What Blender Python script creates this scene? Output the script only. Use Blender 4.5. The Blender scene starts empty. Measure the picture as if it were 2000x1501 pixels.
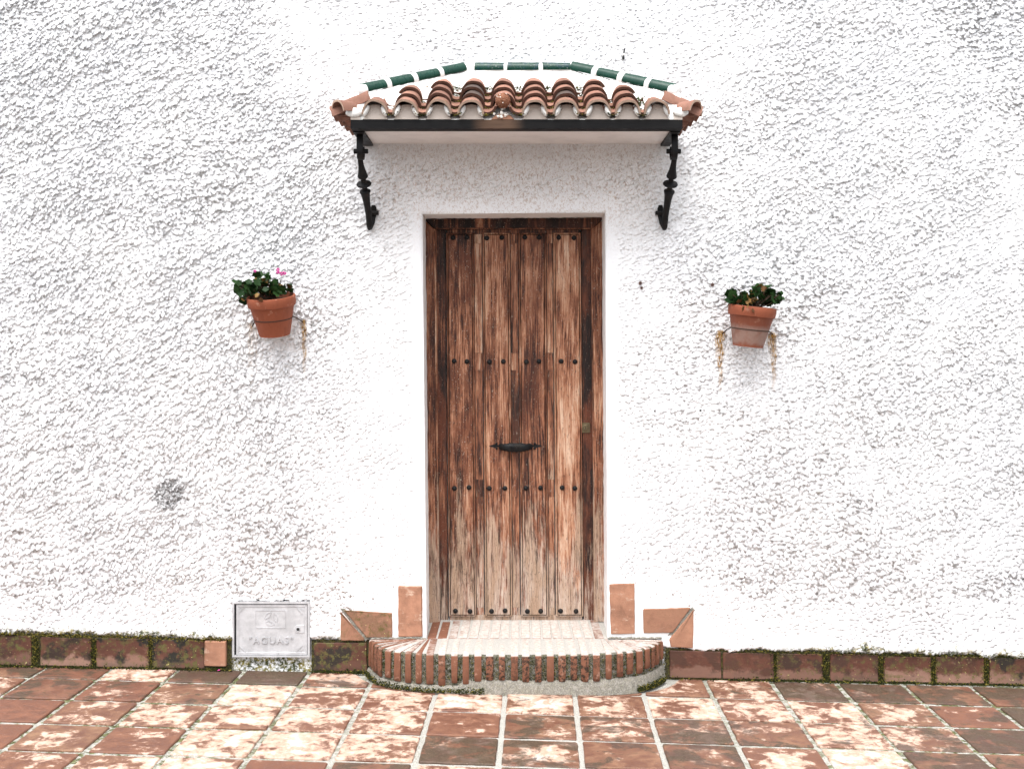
import bpy, math, random
import numpy as np
from mathutils import Vector, Matrix, Euler

random.seed(11)
RNG = np.random.RandomState(5)
D = bpy.data
SC = bpy.context.scene
COL = SC.collection
R = math.radians

# ------------------------------------------------------------------ camera, sky, sun, exposure
FPX, DIST, CAMH, HORIZ = 2200.0, 5.6, 1.6, 690.0      # focal length in photo pixels, metres to the wall, eye height, horizon row
cam_d = D.cameras.new('camera')
cam = D.objects.new('camera', cam_d); COL.objects.link(cam)
cam.location = (0, -DIST, CAMH); cam.rotation_euler = (R(90), 0, 0)
cam_d.sensor_width = 36.0
cam_d.lens = 36.0 * FPX / 2000.0
cam_d.shift_y = -(750.5 - HORIZ) / 2000.0
cam_d.clip_end = 500
SC.camera = cam

SUN_EL, SUN_AZ = R(66), R(200)      # azimuth clockwise from +y (north): 180 = straight in front of the wall
world = D.worlds.new('World'); SC.world = world; world.use_nodes = True
wn = world.node_tree; wn.nodes.clear()
sky = wn.nodes.new('ShaderNodeTexSky'); sky.sky_type = 'NISHITA'; sky.sun_disc = False
sky.sun_elevation = SUN_EL; sky.sun_rotation = SUN_AZ
sky.air_density = 1.0; sky.dust_density = 4.0; sky.ozone_density = 1.0
hs = wn.nodes.new('ShaderNodeHueSaturation'); hs.inputs['Saturation'].default_value = 0.22
bgn = wn.nodes.new('ShaderNodeBackground'); bgn.inputs['Strength'].default_value = 0.145
wo = wn.nodes.new('ShaderNodeOutputWorld')
wn.links.new(sky.outputs[0], hs.inputs['Color']); wn.links.new(hs.outputs[0], bgn.inputs[0]); wn.links.new(bgn.outputs[0], wo.inputs[0])

sl = D.lights.new('sun', 'SUN'); sl.energy = 1.05; sl.angle = R(50); sl.color = (1.0, 0.985, 0.965)
sun = D.objects.new('sun', sl); COL.objects.link(sun)
sd = Vector((math.sin(SUN_AZ) * math.cos(SUN_EL), math.cos(SUN_AZ) * math.cos(SUN_EL), math.sin(SUN_EL)))
sun.rotation_euler = sd.to_track_quat('Z', 'Y').to_euler(); sun.location = (-3, -8, 9)

SC.view_settings.view_transform = 'Standard'; SC.view_settings.look = 'None'
SC.view_settings.exposure = 1.46; SC.view_settings.gamma = 1.0
SC.view_settings.use_curve_mapping = False
SC.cycles.max_bounces = 6; SC.cycles.diffuse_bounces = 4

# ------------------------------------------------------------------ helpers
def W(px, py, y=0.0):                      # where the line through photo point (px,py) meets the vertical plane y
    s = FPX / (DIST + y)
    return ((px - 1000.0) / s, CAMH + (HORIZ - py) / s)

def nrm(v):
    v = Vector(v); return v.normalized()

def mesh_obj(name, verts, faces, mat=None, parent=None, smooth=None, loc=None, mats=None, fm=None):
    """one mesh object; verts in world metres (or relative to the parent when loc is given)"""
    me = D.meshes.new(name)
    vs = [tuple(v) for v in verts]
    if loc is None:
        n = max(1, len(vs))
        c = Vector((sum(v[0] for v in vs) / n, sum(v[1] for v in vs) / n, sum(v[2] for v in vs) / n))
        vs = [(v[0] - c[0], v[1] - c[1], v[2] - c[2]) for v in vs]
    else:
        c = Vector(loc)
    me.from_pydata(vs, [], faces)
    for m in (mats or [mat]): me.materials.append(m)
    if fm: me.polygons.foreach_set('material_index', fm)
    if smooth is not None:
        me.shade_smooth()
        if smooth < 179: me.set_sharp_from_angle(angle=R(smooth))
    me.update()
    o = D.objects.new(name, me); COL.objects.link(o)
    if parent is not None:
        o.parent = parent
        o.location = c if loc is not None else c - parent_pos(parent)
    else:
        o.location = c
    return o

def parent_pos(p):
    v = Vector((0, 0, 0))
    while p is not None:
        v = v + Vector(p.location); p = p.parent
    return v

def tag(o, label=None, cat=None, group=None, kind=None):
    if label: o['label'] = label
    if cat: o['category'] = cat
    if group: o['group'] = group
    if kind: o['kind'] = kind
    return o

def empty(name, loc, label, cat, group=None):
    o = D.objects.new(name, None); COL.objects.link(o); o.location = loc; o.empty_display_size = 0.1
    return tag(o, label, cat, group)

class MB:
    def __init__(s): s.v = []; s.f = []; s.m = []
    def add(s, vs, fs, mi=0):
        n = len(s.v); s.v += [tuple(v) for v in vs]; s.f += [tuple(i + n for i in f) for f in fs]; s.m += [mi] * len(fs)
    def box(s, x0, x1, y0, y1, z0, z1, mi=0):
        s.add([(x0, y0, z0), (x1, y0, z0), (x1, y1, z0), (x0, y1, z0), (x0, y0, z1), (x1, y0, z1), (x1, y1, z1), (x0, y1, z1)],
              [(0, 3, 2, 1), (4, 5, 6, 7), (0, 1, 5, 4), (1, 2, 6, 5), (2, 3, 7, 6), (3, 0, 4, 7)], mi)
    def lathe(s, prof, c, ax, n=14, mi=0, cap=True):
        ax = nrm(ax); t = Vector((1, 0, 0)) if abs(ax.x) < .8 else Vector((0, 1, 0))
        a = ax.cross(t).normalized(); b = ax.cross(a).normalized(); c = Vector(c)
        vs = []; fs = []
        for r, h in prof:
            for k in range(n):
                t_ = 2 * math.pi * k / n
                vs.append(c + ax * h + (a * math.cos(t_) + b * math.sin(t_)) * r)
        for i in range(len(prof) - 1):
            for k in range(n):
                k2 = (k + 1) % n
                fs.append((i * n + k, (i + 1) * n + k, (i + 1) * n + k2, i * n + k2))
        if cap:
            fs.append(tuple(range(n))); fs.append(tuple(reversed(range((len(prof) - 1) * n, len(prof) * n))))
        s.add(vs, fs, mi)
    def sweep(s, path, w, h, side=(1, 0, 0), mi=0, round_=False, n=8):
        """rectangular (or elliptic) section swept along path; `side` is the width direction; w,h may be lists"""
        side = nrm(side); P = [Vector(p) for p in path]; vs = []; m = None
        for i, p in enumerate(P):
            d = (P[min(i + 1, len(P) - 1)] - P[max(i - 1, 0)]).normalized()
            up = side.cross(d).normalized(); sd_ = d.cross(up).normalized()
            ww = w[i] if isinstance(w, (list, tuple)) else w; hh = h[i] if isinstance(h, (list, tuple)) else h
            if round_:
                ring = [p + sd_ * (ww / 2 * math.cos(2 * math.pi * k / n)) + up * (hh / 2 * math.sin(2 * math.pi * k / n)) for k in range(n)]
            else:
                ring = [p + sd_ * (a * ww / 2) + up * (b * hh / 2) for a, b in ((-1, -1), (1, -1), (1, 1), (-1, 1))]
            m = len(ring); vs += ring
        fs = []
        for i in range(len(P) - 1):
            for k in range(m):
                k2 = (k + 1) % m
                fs.append((i * m + k, i * m + k2, (i + 1) * m + k2, (i + 1) * m + k))
        fs.append(tuple(reversed(range(m)))); fs.append(tuple(range((len(P) - 1) * m, len(P) * m)))
        s.add(vs, fs, mi)
    def ball(s, c, r, nu=8, nv=5, mi=0, jit=0.0):
        rx, ry, rz = r if isinstance(r, (tuple, list)) else (r, r, r)
        vs = [(c[0], c[1], c[2] + rz)]; fs = []
        for i in range(1, nv):
            a = math.pi * i / nv
            for k in range(nu):
                b = 2 * math.pi * k / nu; q = 1 + random.uniform(-jit, jit)
                vs.append((c[0] + rx * math.sin(a) * math.cos(b) * q, c[1] + ry * math.sin(a) * math.sin(b) * q, c[2] + rz * math.cos(a) * q))
        vs.append((c[0], c[1], c[2] - rz)); L = len(vs) - 1
        for k in range(nu):
            k2 = (k + 1) % nu
            fs.append((0, 1 + k, 1 + k2)); fs.append((L, L - nu + k2, L - nu + k))
            for i in range(nv - 2): fs.append((1 + i * nu + k, 1 + (i + 1) * nu + k, 1 + (i + 1) * nu + k2, 1 + i * nu + k2))
        s.add(vs, fs, mi)
    def build(s, name, mat, parent=None, smooth=None, mats=None, loc=None):
        return mesh_obj(name, s.v, s.f, mat, parent, smooth, mats=mats, fm=s.m if mats else None, loc=loc)

def inset(poly, d):
    """convex polygon moved inwards by d"""
    n = len(poly); cx = sum(p[0] for p in poly) / n; cy = sum(p[1] for p in poly) / n
    out = []
    for i in range(n):
        p = Vector((poly[i][0], poly[i][1])); a = Vector((poly[i - 1][0], poly[i - 1][1])); b = Vector((poly[(i + 1) % n][0], poly[(i + 1) % n][1]))
        e1 = (p - a); e2 = (b - p)
        e1 = e1.normalized() if e1.length > 1e-9 else Vector((1, 0)); e2 = e2.normalized() if e2.length > 1e-9 else e1
        n1 = Vector((-e1.y, e1.x)); n2 = Vector((-e2.y, e2.x))
        nn = n1 + n2
        nn = nn / max(nn.length, 1e-6); c = max(0.35, nn.dot(n1))
        q = p + nn * (d / c)
        if (Vector((cx, cy)) - p).dot(nn) < 0: q = p - nn * (d / c)
        out.append((q.x, q.y))
    return out

def slab(poly, rings, mapf):
    """polygon (u,v) raised through rings [(inset, height)...], last ring is capped; mapf(u,v,h)->xyz"""
    vs = []; fs = []; n = len(poly)
    for d, h in rings:
        q = inset(poly, d) if d else poly
        vs += [mapf(u, v, h) for u, v in q]
    for i in range(len(rings) - 1):
        for k in range(n):
            k2 = (k + 1) % n
            fs.append((i * n + k, i * n + k2, (i + 1) * n + k2, (i + 1) * n + k))
    fs.append(tuple(range((len(rings) - 1) * n, len(rings) * n)))
    return vs, fs

def rough_poly(poly, step, jit, corner=0.0):
    out = []
    n = len(poly)
    for i in range(n):
        a = Vector(poly[i]); b = Vector(poly[(i + 1) % n]); L = (b - a).length
        k = max(1, int(L / step)); e = (b - a) / L; nn = Vector((-e.y, e.x))
        for j in range(k):
            t = j / k
            p = a + (b - a) * t
            if j == 0:
                c = Vector(poly[i - 1]); e0 = (a - c).normalized()
                if corner > 0:
                    q = corner * random.uniform(.5, 1.5)
                    out.append(tuple(a - e0 * q)); out.append(tuple(a + e * q)); continue
            out.append(tuple(p + nn * random.uniform(-jit, jit)))
    return out

# ------------------------------------------------------------------ materials
class NT:
    def __init__(s, name):
        s.mat = D.materials.new(name); s.mat.use_nodes = True
        s.t = s.mat.node_tree; s.t.nodes.clear()
        s.out = s.t.nodes.new('ShaderNodeOutputMaterial'); s.b = s.t.nodes.new('ShaderNodeBsdfPrincipled')
        s.t.links.new(s.b.outputs[0], s.out.inputs[0])
    def link(s, a, b): s.t.links.new(a, b)
    def setin(s, inp, v):
        if hasattr(v, 'is_linked') or hasattr(v, 'links'): s.link(v, inp)
        else:
            if isinstance(v, (tuple, list)) and len(v) == 3 and inp.type == 'RGBA': v = (*v, 1)
            inp.default_value = v
    def node(s, typ, **kw):
        n = s.t.nodes.new(typ)
        for k, v in kw.items(): setattr(n, k, v)
        return n
    def pos(s): return s.node('ShaderNodeNewGeometry').outputs['Position']
    def normal(s): return s.node('ShaderNodeNewGeometry').outputs['Normal']
    def objp(s): return s.node('ShaderNodeTexCoord').outputs['Object']
    def rand(s): return s.node('ShaderNodeObjectInfo').outputs['Random']
    def ocol(s):
        c = s.node('ShaderNodeObjectInfo').outputs['Color']; sp = s.node('ShaderNodeSeparateColor'); s.link(c, sp.inputs[0]); return sp.outputs
    def attr(s, name):
        a = s.node('ShaderNodeAttribute'); a.attribute_name = name; sp = s.node('ShaderNodeSeparateColor'); s.link(a.outputs['Color'], sp.inputs[0]); return sp.outputs
    def math(s, op, a, b=0.0, c=0.0, clamp=False):
        n = s.node('ShaderNodeMath', operation=op); n.use_clamp = clamp
        s.setin(n.inputs[0], a); s.setin(n.inputs[1], b)
        if op in ('MULTIPLY_ADD',): s.setin(n.inputs[2], c)
        return n.outputs[0]
    def sep(s, v):
        n = s.node('ShaderNodeSeparateXYZ'); s.link(v, n.inputs[0]); return n.outputs
    def comb(s, x, y, z):
        n = s.node('ShaderNodeCombineXYZ'); s.setin(n.inputs[0], x); s.setin(n.inputs[1], y); s.setin(n.inputs[2], z); return n.outputs[0]
    def scale(s, v, sc, off=None):
        n = s.node('ShaderNodeVectorMath', operation='MULTIPLY'); s.setin(n.inputs[0], v); n.inputs[1].default_value = sc
        r = n.outputs[0]
        if off is not None:
            m = s.node('ShaderNodeVectorMath', operation='SCALE'); m.inputs[0].default_value = (37.1, 17.3, 53.9); s.setin(m.inputs[3], off)
            a = s.node('ShaderNodeVectorMath', operation='ADD'); s.link(r, a.inputs[0]); s.link(m.outputs[0], a.inputs[1]); r = a.outputs[0]
        return r
    def noise(s, v, sc=1.0, det=4.0, rough=.55, dist=0.0):
        n = s.node('ShaderNodeTexNoise'); s.link(v, n.inputs['Vector'])
        n.inputs['Scale'].default_value = sc; n.inputs['Detail'].default_value = det; n.inputs['Roughness'].default_value = rough; n.inputs['Distortion'].default_value = dist
        return n.outputs[0]
    def vor(s, v, sc=1.0, feat='F1'):
        n = s.node('ShaderNodeTexVoronoi'); n.feature = feat; s.link(v, n.inputs['Vector']); n.inputs['Scale'].default_value = sc
        return n.outputs[0]
    def ss(s, v, a, b, lo=0.0, hi=1.0):
        n = s.node('ShaderNodeMapRange'); n.interpolation_type = 'SMOOTHSTEP'
        s.setin(n.inputs[0], v); s.setin(n.inputs[1], a); s.setin(n.inputs[2], b); s.setin(n.inputs[3], lo); s.setin(n.inputs[4], hi)
        return n.outputs[0]
    def mix(s, f, a, b, mode='MIX'):
        n = s.node('ShaderNodeMix'); n.data_type = 'RGBA'; n.blend_type = mode
        s.setin(n.inputs[0], f); s.setin(n.inputs[6], a); s.setin(n.inputs[7], b); return n.outputs[2]
    def ramp(s, v, pts):
        n = s.node('ShaderNodeValToRGB'); s.setin(n.inputs[0], v); e = n.color_ramp.elements
        while len(e) > 1: e.remove(e[-1])
        e[0].position = pts[0][0]; e[0].color = (*pts[0][1], 1)
        for p, c in pts[1:]:
            q = e.new(p); q.color = (*c, 1)
        return n.outputs[0]
    def bump(s, h, strength=.5, dist=.005, nrm_=None):
        n = s.node('ShaderNodeBump'); s.setin(n.inputs['Strength'], strength); n.inputs['Distance'].default_value = dist; s.link(h, n.inputs['Height'])
        if nrm_ is not None: s.link(nrm_, n.inputs['Normal'])
        return n.outputs[0]
    def done(s, color, rough=.8, bump=None, metal=0.0, spec=None, coat=None):
        s.setin(s.b.inputs['Base Color'], color); s.setin(s.b.inputs['Roughness'], rough); s.setin(s.b.inputs['Metallic'], metal)
        if bump is not None: s.link(bump, s.b.inputs['Normal'])
        if spec is not None: s.b.inputs['Specular IOR Level'].default_value = spec
        if coat: s.b.inputs['Coat Weight'].default_value = coat
        return s.mat

def m_plaster():
    t = NT('white_plaster'); P = t.pos(); A = t.attr('stain'); Q = t.attr('wear')
    rot = t.node('ShaderNodeVectorRotate', rotation_type='Y_AXIS'); t.link(P, rot.inputs['Vector']); rot.inputs['Angle'].default_value = R(20)
    fine = t.ss(t.noise(t.scale(rot.outputs[0], (105, 105, 250)), 1.0, 4, .65, .4), .54, .70)
    grain = t.noise(P, 420.0, 3, .6)
    cloud = t.noise(P, 2.2, 4, .55)
    base = t.mix(t.ss(cloud, .35, .7), (.80, .805, .82), (.86, .86, .865))
    # rust runs below the pot rings, mould and soil
    rn = t.ss(t.noise(t.scale(P, (190, 60, 34)), 1.0, 4, .7), .40, .62)
    c = t.mix(t.math('MULTIPLY', A[0], t.math('ADD', t.math('MULTIPLY', rn, .8), .2), clamp=True), base, (.36, .20, .06))
    spn = t.noise(t.scale(P, (70, 70, 120)), 1.0, 6, .8); thg = t.math('SUBTRACT', .78, t.math('MULTIPLY', A[1], .30))
    g = t.math('MULTIPLY', t.ss(spn, thg, t.math('ADD', thg, .07)), .85, clamp=True)
    c = t.mix(t.math('MULTIPLY', t.ss(t.math('ADD', A[1], t.math('MULTIPLY', t.math('SUBTRACT', t.noise(t.scale(P, (40, 40, 70)), 1.0, 6, .8), .5), 1.2)), .35, 1.75), .75), c, (.13, .13, .135))
    c = t.mix(g, c, (.07, .07, .070))
    mn = t.ss(t.noise(P, 70.0, 6, .7), .40, .56)
    m = t.math('MULTIPLY', A[2], mn, clamp=True)
    mc = t.mix(t.ss(t.noise(P, 22.0, 3), .42, .6), (.055, .062, .022), (.24, .20, .055))
    c = t.mix(m, c, mc)
    wn_ = t.ss(t.noise(t.scale(P, (90, 90, 60)), 1.0, 5, .75, 1.2), .50, .60)
    c = t.mix(t.math('MULTIPLY', Q[0], wn_, clamp=True), c, (.46, .35, .29))
    c = t.mix(t.math('MULTIPLY', Q[0], .22), c, (.74, .66, .62))  # even pinkish tint across the same mask
    b1 = t.bump(fine, t.math('MULTIPLY', Q[1], 1.0, clamp=True), .0042)
    b2 = t.bump(grain, t.math('MULTIPLY', Q[1], .5), .002, b1)
    coarse = t.ss(t.noise(t.scale(rot.outputs[0], (34, 34, 80)), 1.0, 5, .65, .4), .42, .66)
    b2 = t.bump(coarse, Q[2], .012, b2)
    return t.done(c, .92, b2, spec=.15)

def m_limewash(name='lime_render', col=(.82, .81, .80), dirty=0.5):
    t = NT(name); P = t.pos()
    n = t.noise(P, 38.0, 6, .7); n2 = t.noise(P, 9.0, 4)
    c = t.mix(t.ss(n2, .4, .7), col, tuple(x * .9 for x in col))
    c = t.mix(t.math('MULTIPLY', t.ss(n, .60, .70), dirty), c, (.16, .12, .075))
    return t.done(c, .9, t.bump(t.noise(P, 120, 4, .6), .6, .004), spec=.2)

def terra(name, base, dark, pale, moss=0.0, lichen=0.0, pale_amt=.5, dark_amt=.5, use_col=False, rough=.85, spec=.25, vary=.25):
    t = NT(name); P = t.pos(); r = t.rand(); oc = t.ocol()
    V = t.scale(P, (1, 1, 1), r)
    n1 = t.noise(V, 9.0, 6, .65); n2 = t.noise(t.scale(P, (1, 1, 2.2), r), 17.0, 7, .7); n3 = t.noise(V, 140.0, 4, .7)
    b = t.mix(t.ss(n1, .3, .7), tuple(x * .6 for x in base), tuple(min(1, x * 1.35) for x in base))
    b = t.mix(t.math('MULTIPLY', r, vary), b, tuple(x * .55 for x in base))
    pa = t.math('MULTIPLY', t.ss(n2, .55, .72), oc[0] if use_col else pale_amt)
    b = t.mix(pa, b, pale)
    da = t.math('MULTIPLY', t.ss(n1, .44, .56), oc[1] if use_col else dark_amt, clamp=True)
    b = t.mix(da, b, dark)
    if name == 'skirting_clay':
        X = t.sep(P); hh_ = t.math('ADD', t.math('ADD', X[2], t.math('MULTIPLY', X[0], .019)), t.math('MULTIPLY', t.math('SUBTRACT', n1, .5), .16))
        b = t.mix(t.math('MULTIPLY', t.ss(hh_, .060, .035), oc[0]), b, pale)
    if name == 'roof_clay': b = t.mix(t.ss(oc[1], 1.0, 1.5), b, t.mix(n2, (.045, .034, .032), (.10, .068, .058)))
    if moss or use_col:
        mn = t.ss(t.noise(V, 30.0, 6, .75), .5, .62)
        b = t.mix(t.math('MULTIPLY', mn, oc[2] if use_col else moss, clamp=True), b, (.085, .075, .02))
        ln = t.ss(t.noise(V, 75.0, 3, .6), .66, .72)
        b = t.mix(t.math('MULTIPLY', ln, oc[2] if use_col else moss, clamp=True), b, (.45, .40, .16))
    b = t.mix(t.ss(n3, .68, .76), b, tuple(min(1, x * 1.9) for x in base))
    b = t.mix(t.ss(n3, .34, .26), b, tuple(x * .35 for x in base))
    h = t.math('ADD', t.math('MULTIPLY', n3, .5), n2)
    return t.done(b, rough, t.bump(h, .55, .004), spec=spec)

def m_floor():
    """fired clay paving tile: object colour = (pale amount: efflorescence and painted wet glare, soiled amount, hue)"""
    t = NT('clay_paving'); P = t.pos(); r = t.rand(); oc = t.ocol()
    V = t.scale(P, (1.0, 1.0, 1.0), r)
    big = t.noise(V, 7.5, 7, .66, .5); mid = t.noise(V, 16.0, 7, .72, .3); fine = t.noise(t.scale(P, (1, 1.4, 1)), 150.0, 4, .7)
    nd = t.noise(t.scale(P, (1.2, 1.35, 1), r), 5.8, 7, .66, .5)
    tc = t.node('ShaderNodeTexCoord').outputs['Generated']; gs_ = t.sep(tc)
    ex = t.math('MINIMUM', gs_[0], t.math('SUBTRACT', 1.0, gs_[0])); ey = t.math('MINIMUM', gs_[1], t.math('SUBTRACT', 1.0, gs_[1])); edge = t.ss(t.math('MINIMUM', ex, ey), .02, .30)
    red = t.mix(oc[2], (.20, .085, .050), (.25, .145, .085))
    red = t.mix(t.ss(mid, .35, .7), tuple([.125, .052, .032]), red)
    pink = t.mix(t.ss(mid, .35, .65), (.40, .25, .175), (.54, .40, .32))
    white = t.mix(t.ss(fine, .35, .7), (.48, .45, .41), (.62, .60, .57))
    # efflorescence and painted wet glare grow with oc[0]
    q = t.math('ADD', t.math('MULTIPLY', big, .55), t.math('MULTIPLY', mid, .45))
    q = t.math('ADD', q, t.math('MULTIPLY', t.math('SUBTRACT', edge, .6), t.math('MULTIPLY', t.math('SUBTRACT', r, .25), .12)))
    thr = t.math('SUBTRACT', .72, t.math('MULTIPLY', oc[0], .42))
    c = t.mix(t.ss(q, thr, t.math('ADD', thr, .075)), red, pink)
    thr2 = t.math('ADD', thr, t.math('SUBTRACT', .185, t.math('MULTIPLY', oc[0], .13)))
    c = t.mix(t.ss(q, thr2, t.math('ADD', thr2, .09)), c, white)
    qd = t.math('ADD', t.math('MULTIPLY', nd, .7), t.math('MULTIPLY', mid, .3))
    td = t.math('SUBTRACT', .705, t.math('MULTIPLY', oc[1], .36))
    dk = t.mix(t.ss(fine, .4, .6), (.036, .027, .016), (.085, .058, .036))
    dk = t.mix(t.ss(big, .42, .6), dk, (.066, .038, .027))
    c = t.mix(t.math('MULTIPLY', t.ss(qd, td, t.math('ADD', td, .08)), .90), c, dk)
    c = t.mix(t.ss(fine, .66, .74), c, (.48, .43, .40))
    c = t.mix(t.ss(fine, .33, .27), c, (.09, .05, .035))
    h = t.math('ADD', t.math('MULTIPLY', fine, .4), mid)
    return t.done(c, t.ss(mid, .3, .7, .45, .8), t.bump(h, .5, .004), spec=.35)

def m_grout():
    t = NT('paving_mortar'); P = t.pos(); X = t.sep(P)
    n = t.noise(P, 26.0, 6, .7); n2 = t.noise(P, 3.0, 4, .6); f = t.noise(P, 160, 3, .7)
    c = t.mix(t.ss(f, .35, .65), (.36, .35, .31), (.56, .55, .51))
    side = t.math('ABSOLUTE', t.math('SUBTRACT', X[0], .15))
    am = t.math('MULTIPLY', t.ss(n, .42, .58), t.ss(t.math('ADD', side, t.math('MULTIPLY', n2, .9)), .75, 1.9))
    mc = t.mix(t.ss(t.noise(P, 55, 4), .4, .6), (.075, .08, .032), (.17, .18, .075))
    c = t.mix(am, c, mc)
    c = t.mix(t.ss(t.noise(P, 60, 5, .8), .62, .70), c, (.10, .085, .065))
    return t.done(c, .95, t.bump(t.math('ADD', f, n), .8, .006), spec=.15)

def m_joint(name, a, b, moss=.6):
    t = NT(name); P = t.pos()
    n = t.noise(P, 60.0, 6, .75); f = t.noise(P, 220, 3, .7)
    c = t.mix(t.ss(f, .4, .6), a, b)
    mc = t.mix(t.ss(t.noise(P, 110, 3), .42, .6), (.035, .035, .012), (.16, .14, .04))
    c = t.mix(t.math('MULTIPLY', t.ss(n, .42, .52), moss), c, mc)
    return t.done(c, .95, t.bump(t.math('ADD', f, n), .9, .006), spec=.1)

def m_wood():
    """old stained softwood; object colour = (lightness, bleaching, redness)"""
    t = NT('weathered_wood'); P = t.pos(); r = t.rand(); oc = t.ocol(); X = t.sep(P)
    V = t.scale(P, (1, 1, 1), r)
    warp = t.noise(t.scale(P, (3, 3, 1.1), r), 1.0, 2, .5)
    sx = t.sep(V)
    gx = t.math('ADD', sx[0], t.math('MULTIPLY', warp, .06))
    G = t.comb(gx, sx[1], t.math('MULTIPLY', sx[2], .028))
    grain = t.noise(G, 170.0, 5, .7)
    grain2 = t.noise(G, 620.0, 3, .7)
    # growth rings: bands bent by the warp, tight near edges
    ringv = t.math('SINE', t.math('ADD', t.math('MULTIPLY', gx, 420.0), t.math('MULTIPLY', t.noise(t.scale(P, (7, 7, 1.3), r), 1.0, 2, .5), 26.0)))
    broad = t.noise(t.scale(P, (11, 9, 1.9), r), 1.0, 6, .68)
    mid = t.noise(t.scale(P, (34, 9, 5.5), r), 1.0, 7, .72)
    q = t.math('ADD', t.math('MULTIPLY', broad, .42), t.math('ADD', t.math('MULTIPLY', mid, .28), t.math('MULTIPLY', grain, .40)))
    q = t.math('ADD', t.math('MULTIPLY', t.math('SUBTRACT', q, .55), 1.75), .507)
    q = t.math('ADD', q, t.math('MULTIPLY', ringv, .014))
    q = t.math('ADD', q, t.math('MULTIPLY', t.math('SUBTRACT', oc[0], .5), .42))
    c = t.ramp(q, [(.32, (.010, .004, .003)), (.42, (.042, .014, .008)), (.48, (.125, .043, .021)), (.55, (.255, .098, .050)), (.63, (.40, .20, .115)), (.75, (.56, .38, .27))])
    redm = t.math('MULTIPLY', t.ss(t.noise(t.scale(P, (9, 9, 2.6), r), 1.0, 6, .7), .46, .60), oc[2])
    c = t.mix(redm, c, t.mix(grain, (.045, .012, .006), (.17, .05, .022)))
    # bleached, silvered wood where rain splashes and sun hits, more towards the foot of the door
    low = t.ss(t.math('ADD', X[2], t.math('MULTIPLY', t.math('SUBTRACT', broad, .5), 2.6)), 1.35, .1)
    bl = t.math('ADD', t.math('MULTIPLY', low, .285), t.math('MULTIPLY', oc[1], .30))
    bq = t.math('ADD', t.math('MULTIPLY', mid, .35), t.math('ADD', t.math('MULTIPLY', grain, .45), t.math('MULTIPLY', grain2, .20)))
    thr = t.math('SUBTRACT', .72, bl)
    bm = t.ss(bq, thr, t.math('ADD', thr, .13))
    blc = t.mix(t.ss(broad, .4, .62), (.42, .29, .20), (.56, .48, .41))
    blc = t.mix(t.ss(grain2, .35, .62), t.mix(.5, blc, (.12, .06, .035)), blc)
    c = t.mix(t.math('MULTIPLY', bm, .84), c, blc)
    # black mould flecks and open grain
    bk = t.ss(t.noise(t.scale(P, (150, 40, 42), r), 1.0, 5, .8), .575, .64)
    c = t.mix(t.math('MULTIPLY', bk, .8), c, (.022, .017, .013))
    gk = t.ss(t.noise(t.scale(P, (16, 9, 3.2), r), 1.0, 5, .7), .60, .72)
    c = t.mix(t.math('MULTIPLY', gk, .55), c, (.05, .042, .036))
    ck = t.ss(t.noise(G, 330.0, 2, .5), .34, .28)
    c = t.mix(t.math('MULTIPLY', ck, .8), c, (.014, .008, .005))
    wf = t.ss(t.noise(t.scale(P, (210, 60, 90), r), 1.0, 3, .7), .63, .69)
    c = t.mix(t.math('MULTIPLY', wf, .7), c, (.50, .41, .33))
    h = t.math('ADD', grain, t.math('MULTIPLY', grain2, .6))
    return t.done(c, .62, t.bump(h, .6, .003), spec=.3)

def m_iron():
    t = NT('black_iron'); P = t.pos(); n = t.noise(P, 30, 5, .6); f = t.noise(P, 200, 3)
    c = t.mix(t.ss(n, .45, .7), (.005, .005, .006), (.022, .018, .015))
    return t.done(c, t.ss(n, .3, .7, .45, .7), t.bump(f, .35, .002), spec=.25)

def m_beam():
    t = NT('beam_iron'); P = t.pos(); X = t.sep(P); n = t.noise(t.scale(P, (2, 20, 20)), 1.0, 5, .65)
    band = t.math('MULTIPLY', t.ss(X[0], -.20, -.12), t.ss(X[0], .07, -.02))
    c = t.mix(t.ss(n, .4, .7), (.004, .004, .005), (.012, .011, .011))
    c = t.mix(t.math('MULTIPLY', band, t.ss(n, .3, .6)), c, (.12, .07, .045))
    return t.done(c, .7, t.bump(t.noise(P, 90, 4), .3, .003), spec=.18)

def m_glaze():
    t = NT('green_glaze'); P = t.pos(); r = t.rand(); n = t.noise(t.scale(P, (1, 1, 1), r), 14, 4, .6)
    c = t.mix(n, (.001, .026, .017), (.005, .075, .046))
    c = t.mix(t.math('MULTIPLY', t.ss(r, .55, .75), .55), c, (.001, .008, .008))
    oc = t.ocol()
    sp = t.math('MULTIPLY', t.ss(t.noise(P, 190, 2, .6), .66, .72), oc[0])
    c = t.mix(sp, c, (.75, .78, .72))
    c = t.mix(t.math('MULTIPLY', t.ss(t.noise(P, 40, 3), .5, .65), t.math('MULTIPLY', oc[0], .6)), c, (.01, .05, .08))
    return t.done(c, t.ss(t.noise(P, 60, 4), .3, .7, .22, .42), t.bump(t.noise(P, 60, 3), .2, .002), spec=.3)

def m_metal_grey():
    t = NT('grey_cast_aluminium'); P = t.pos(); n = t.noise(P, 14, 6, .7); f = t.noise(P, 260, 3, .7)
    c = t.mix(t.ss(n, .35, .7), (.40, .40, .41), (.54, .54, .555))
    c = t.mix(t.ss(t.noise(P, 30, 6, .8), .60, .72), c, (.26, .25, .25))
    return t.done(c, .55, t.bump(f, .15, .0015), metal=.25, spec=.4)

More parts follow.
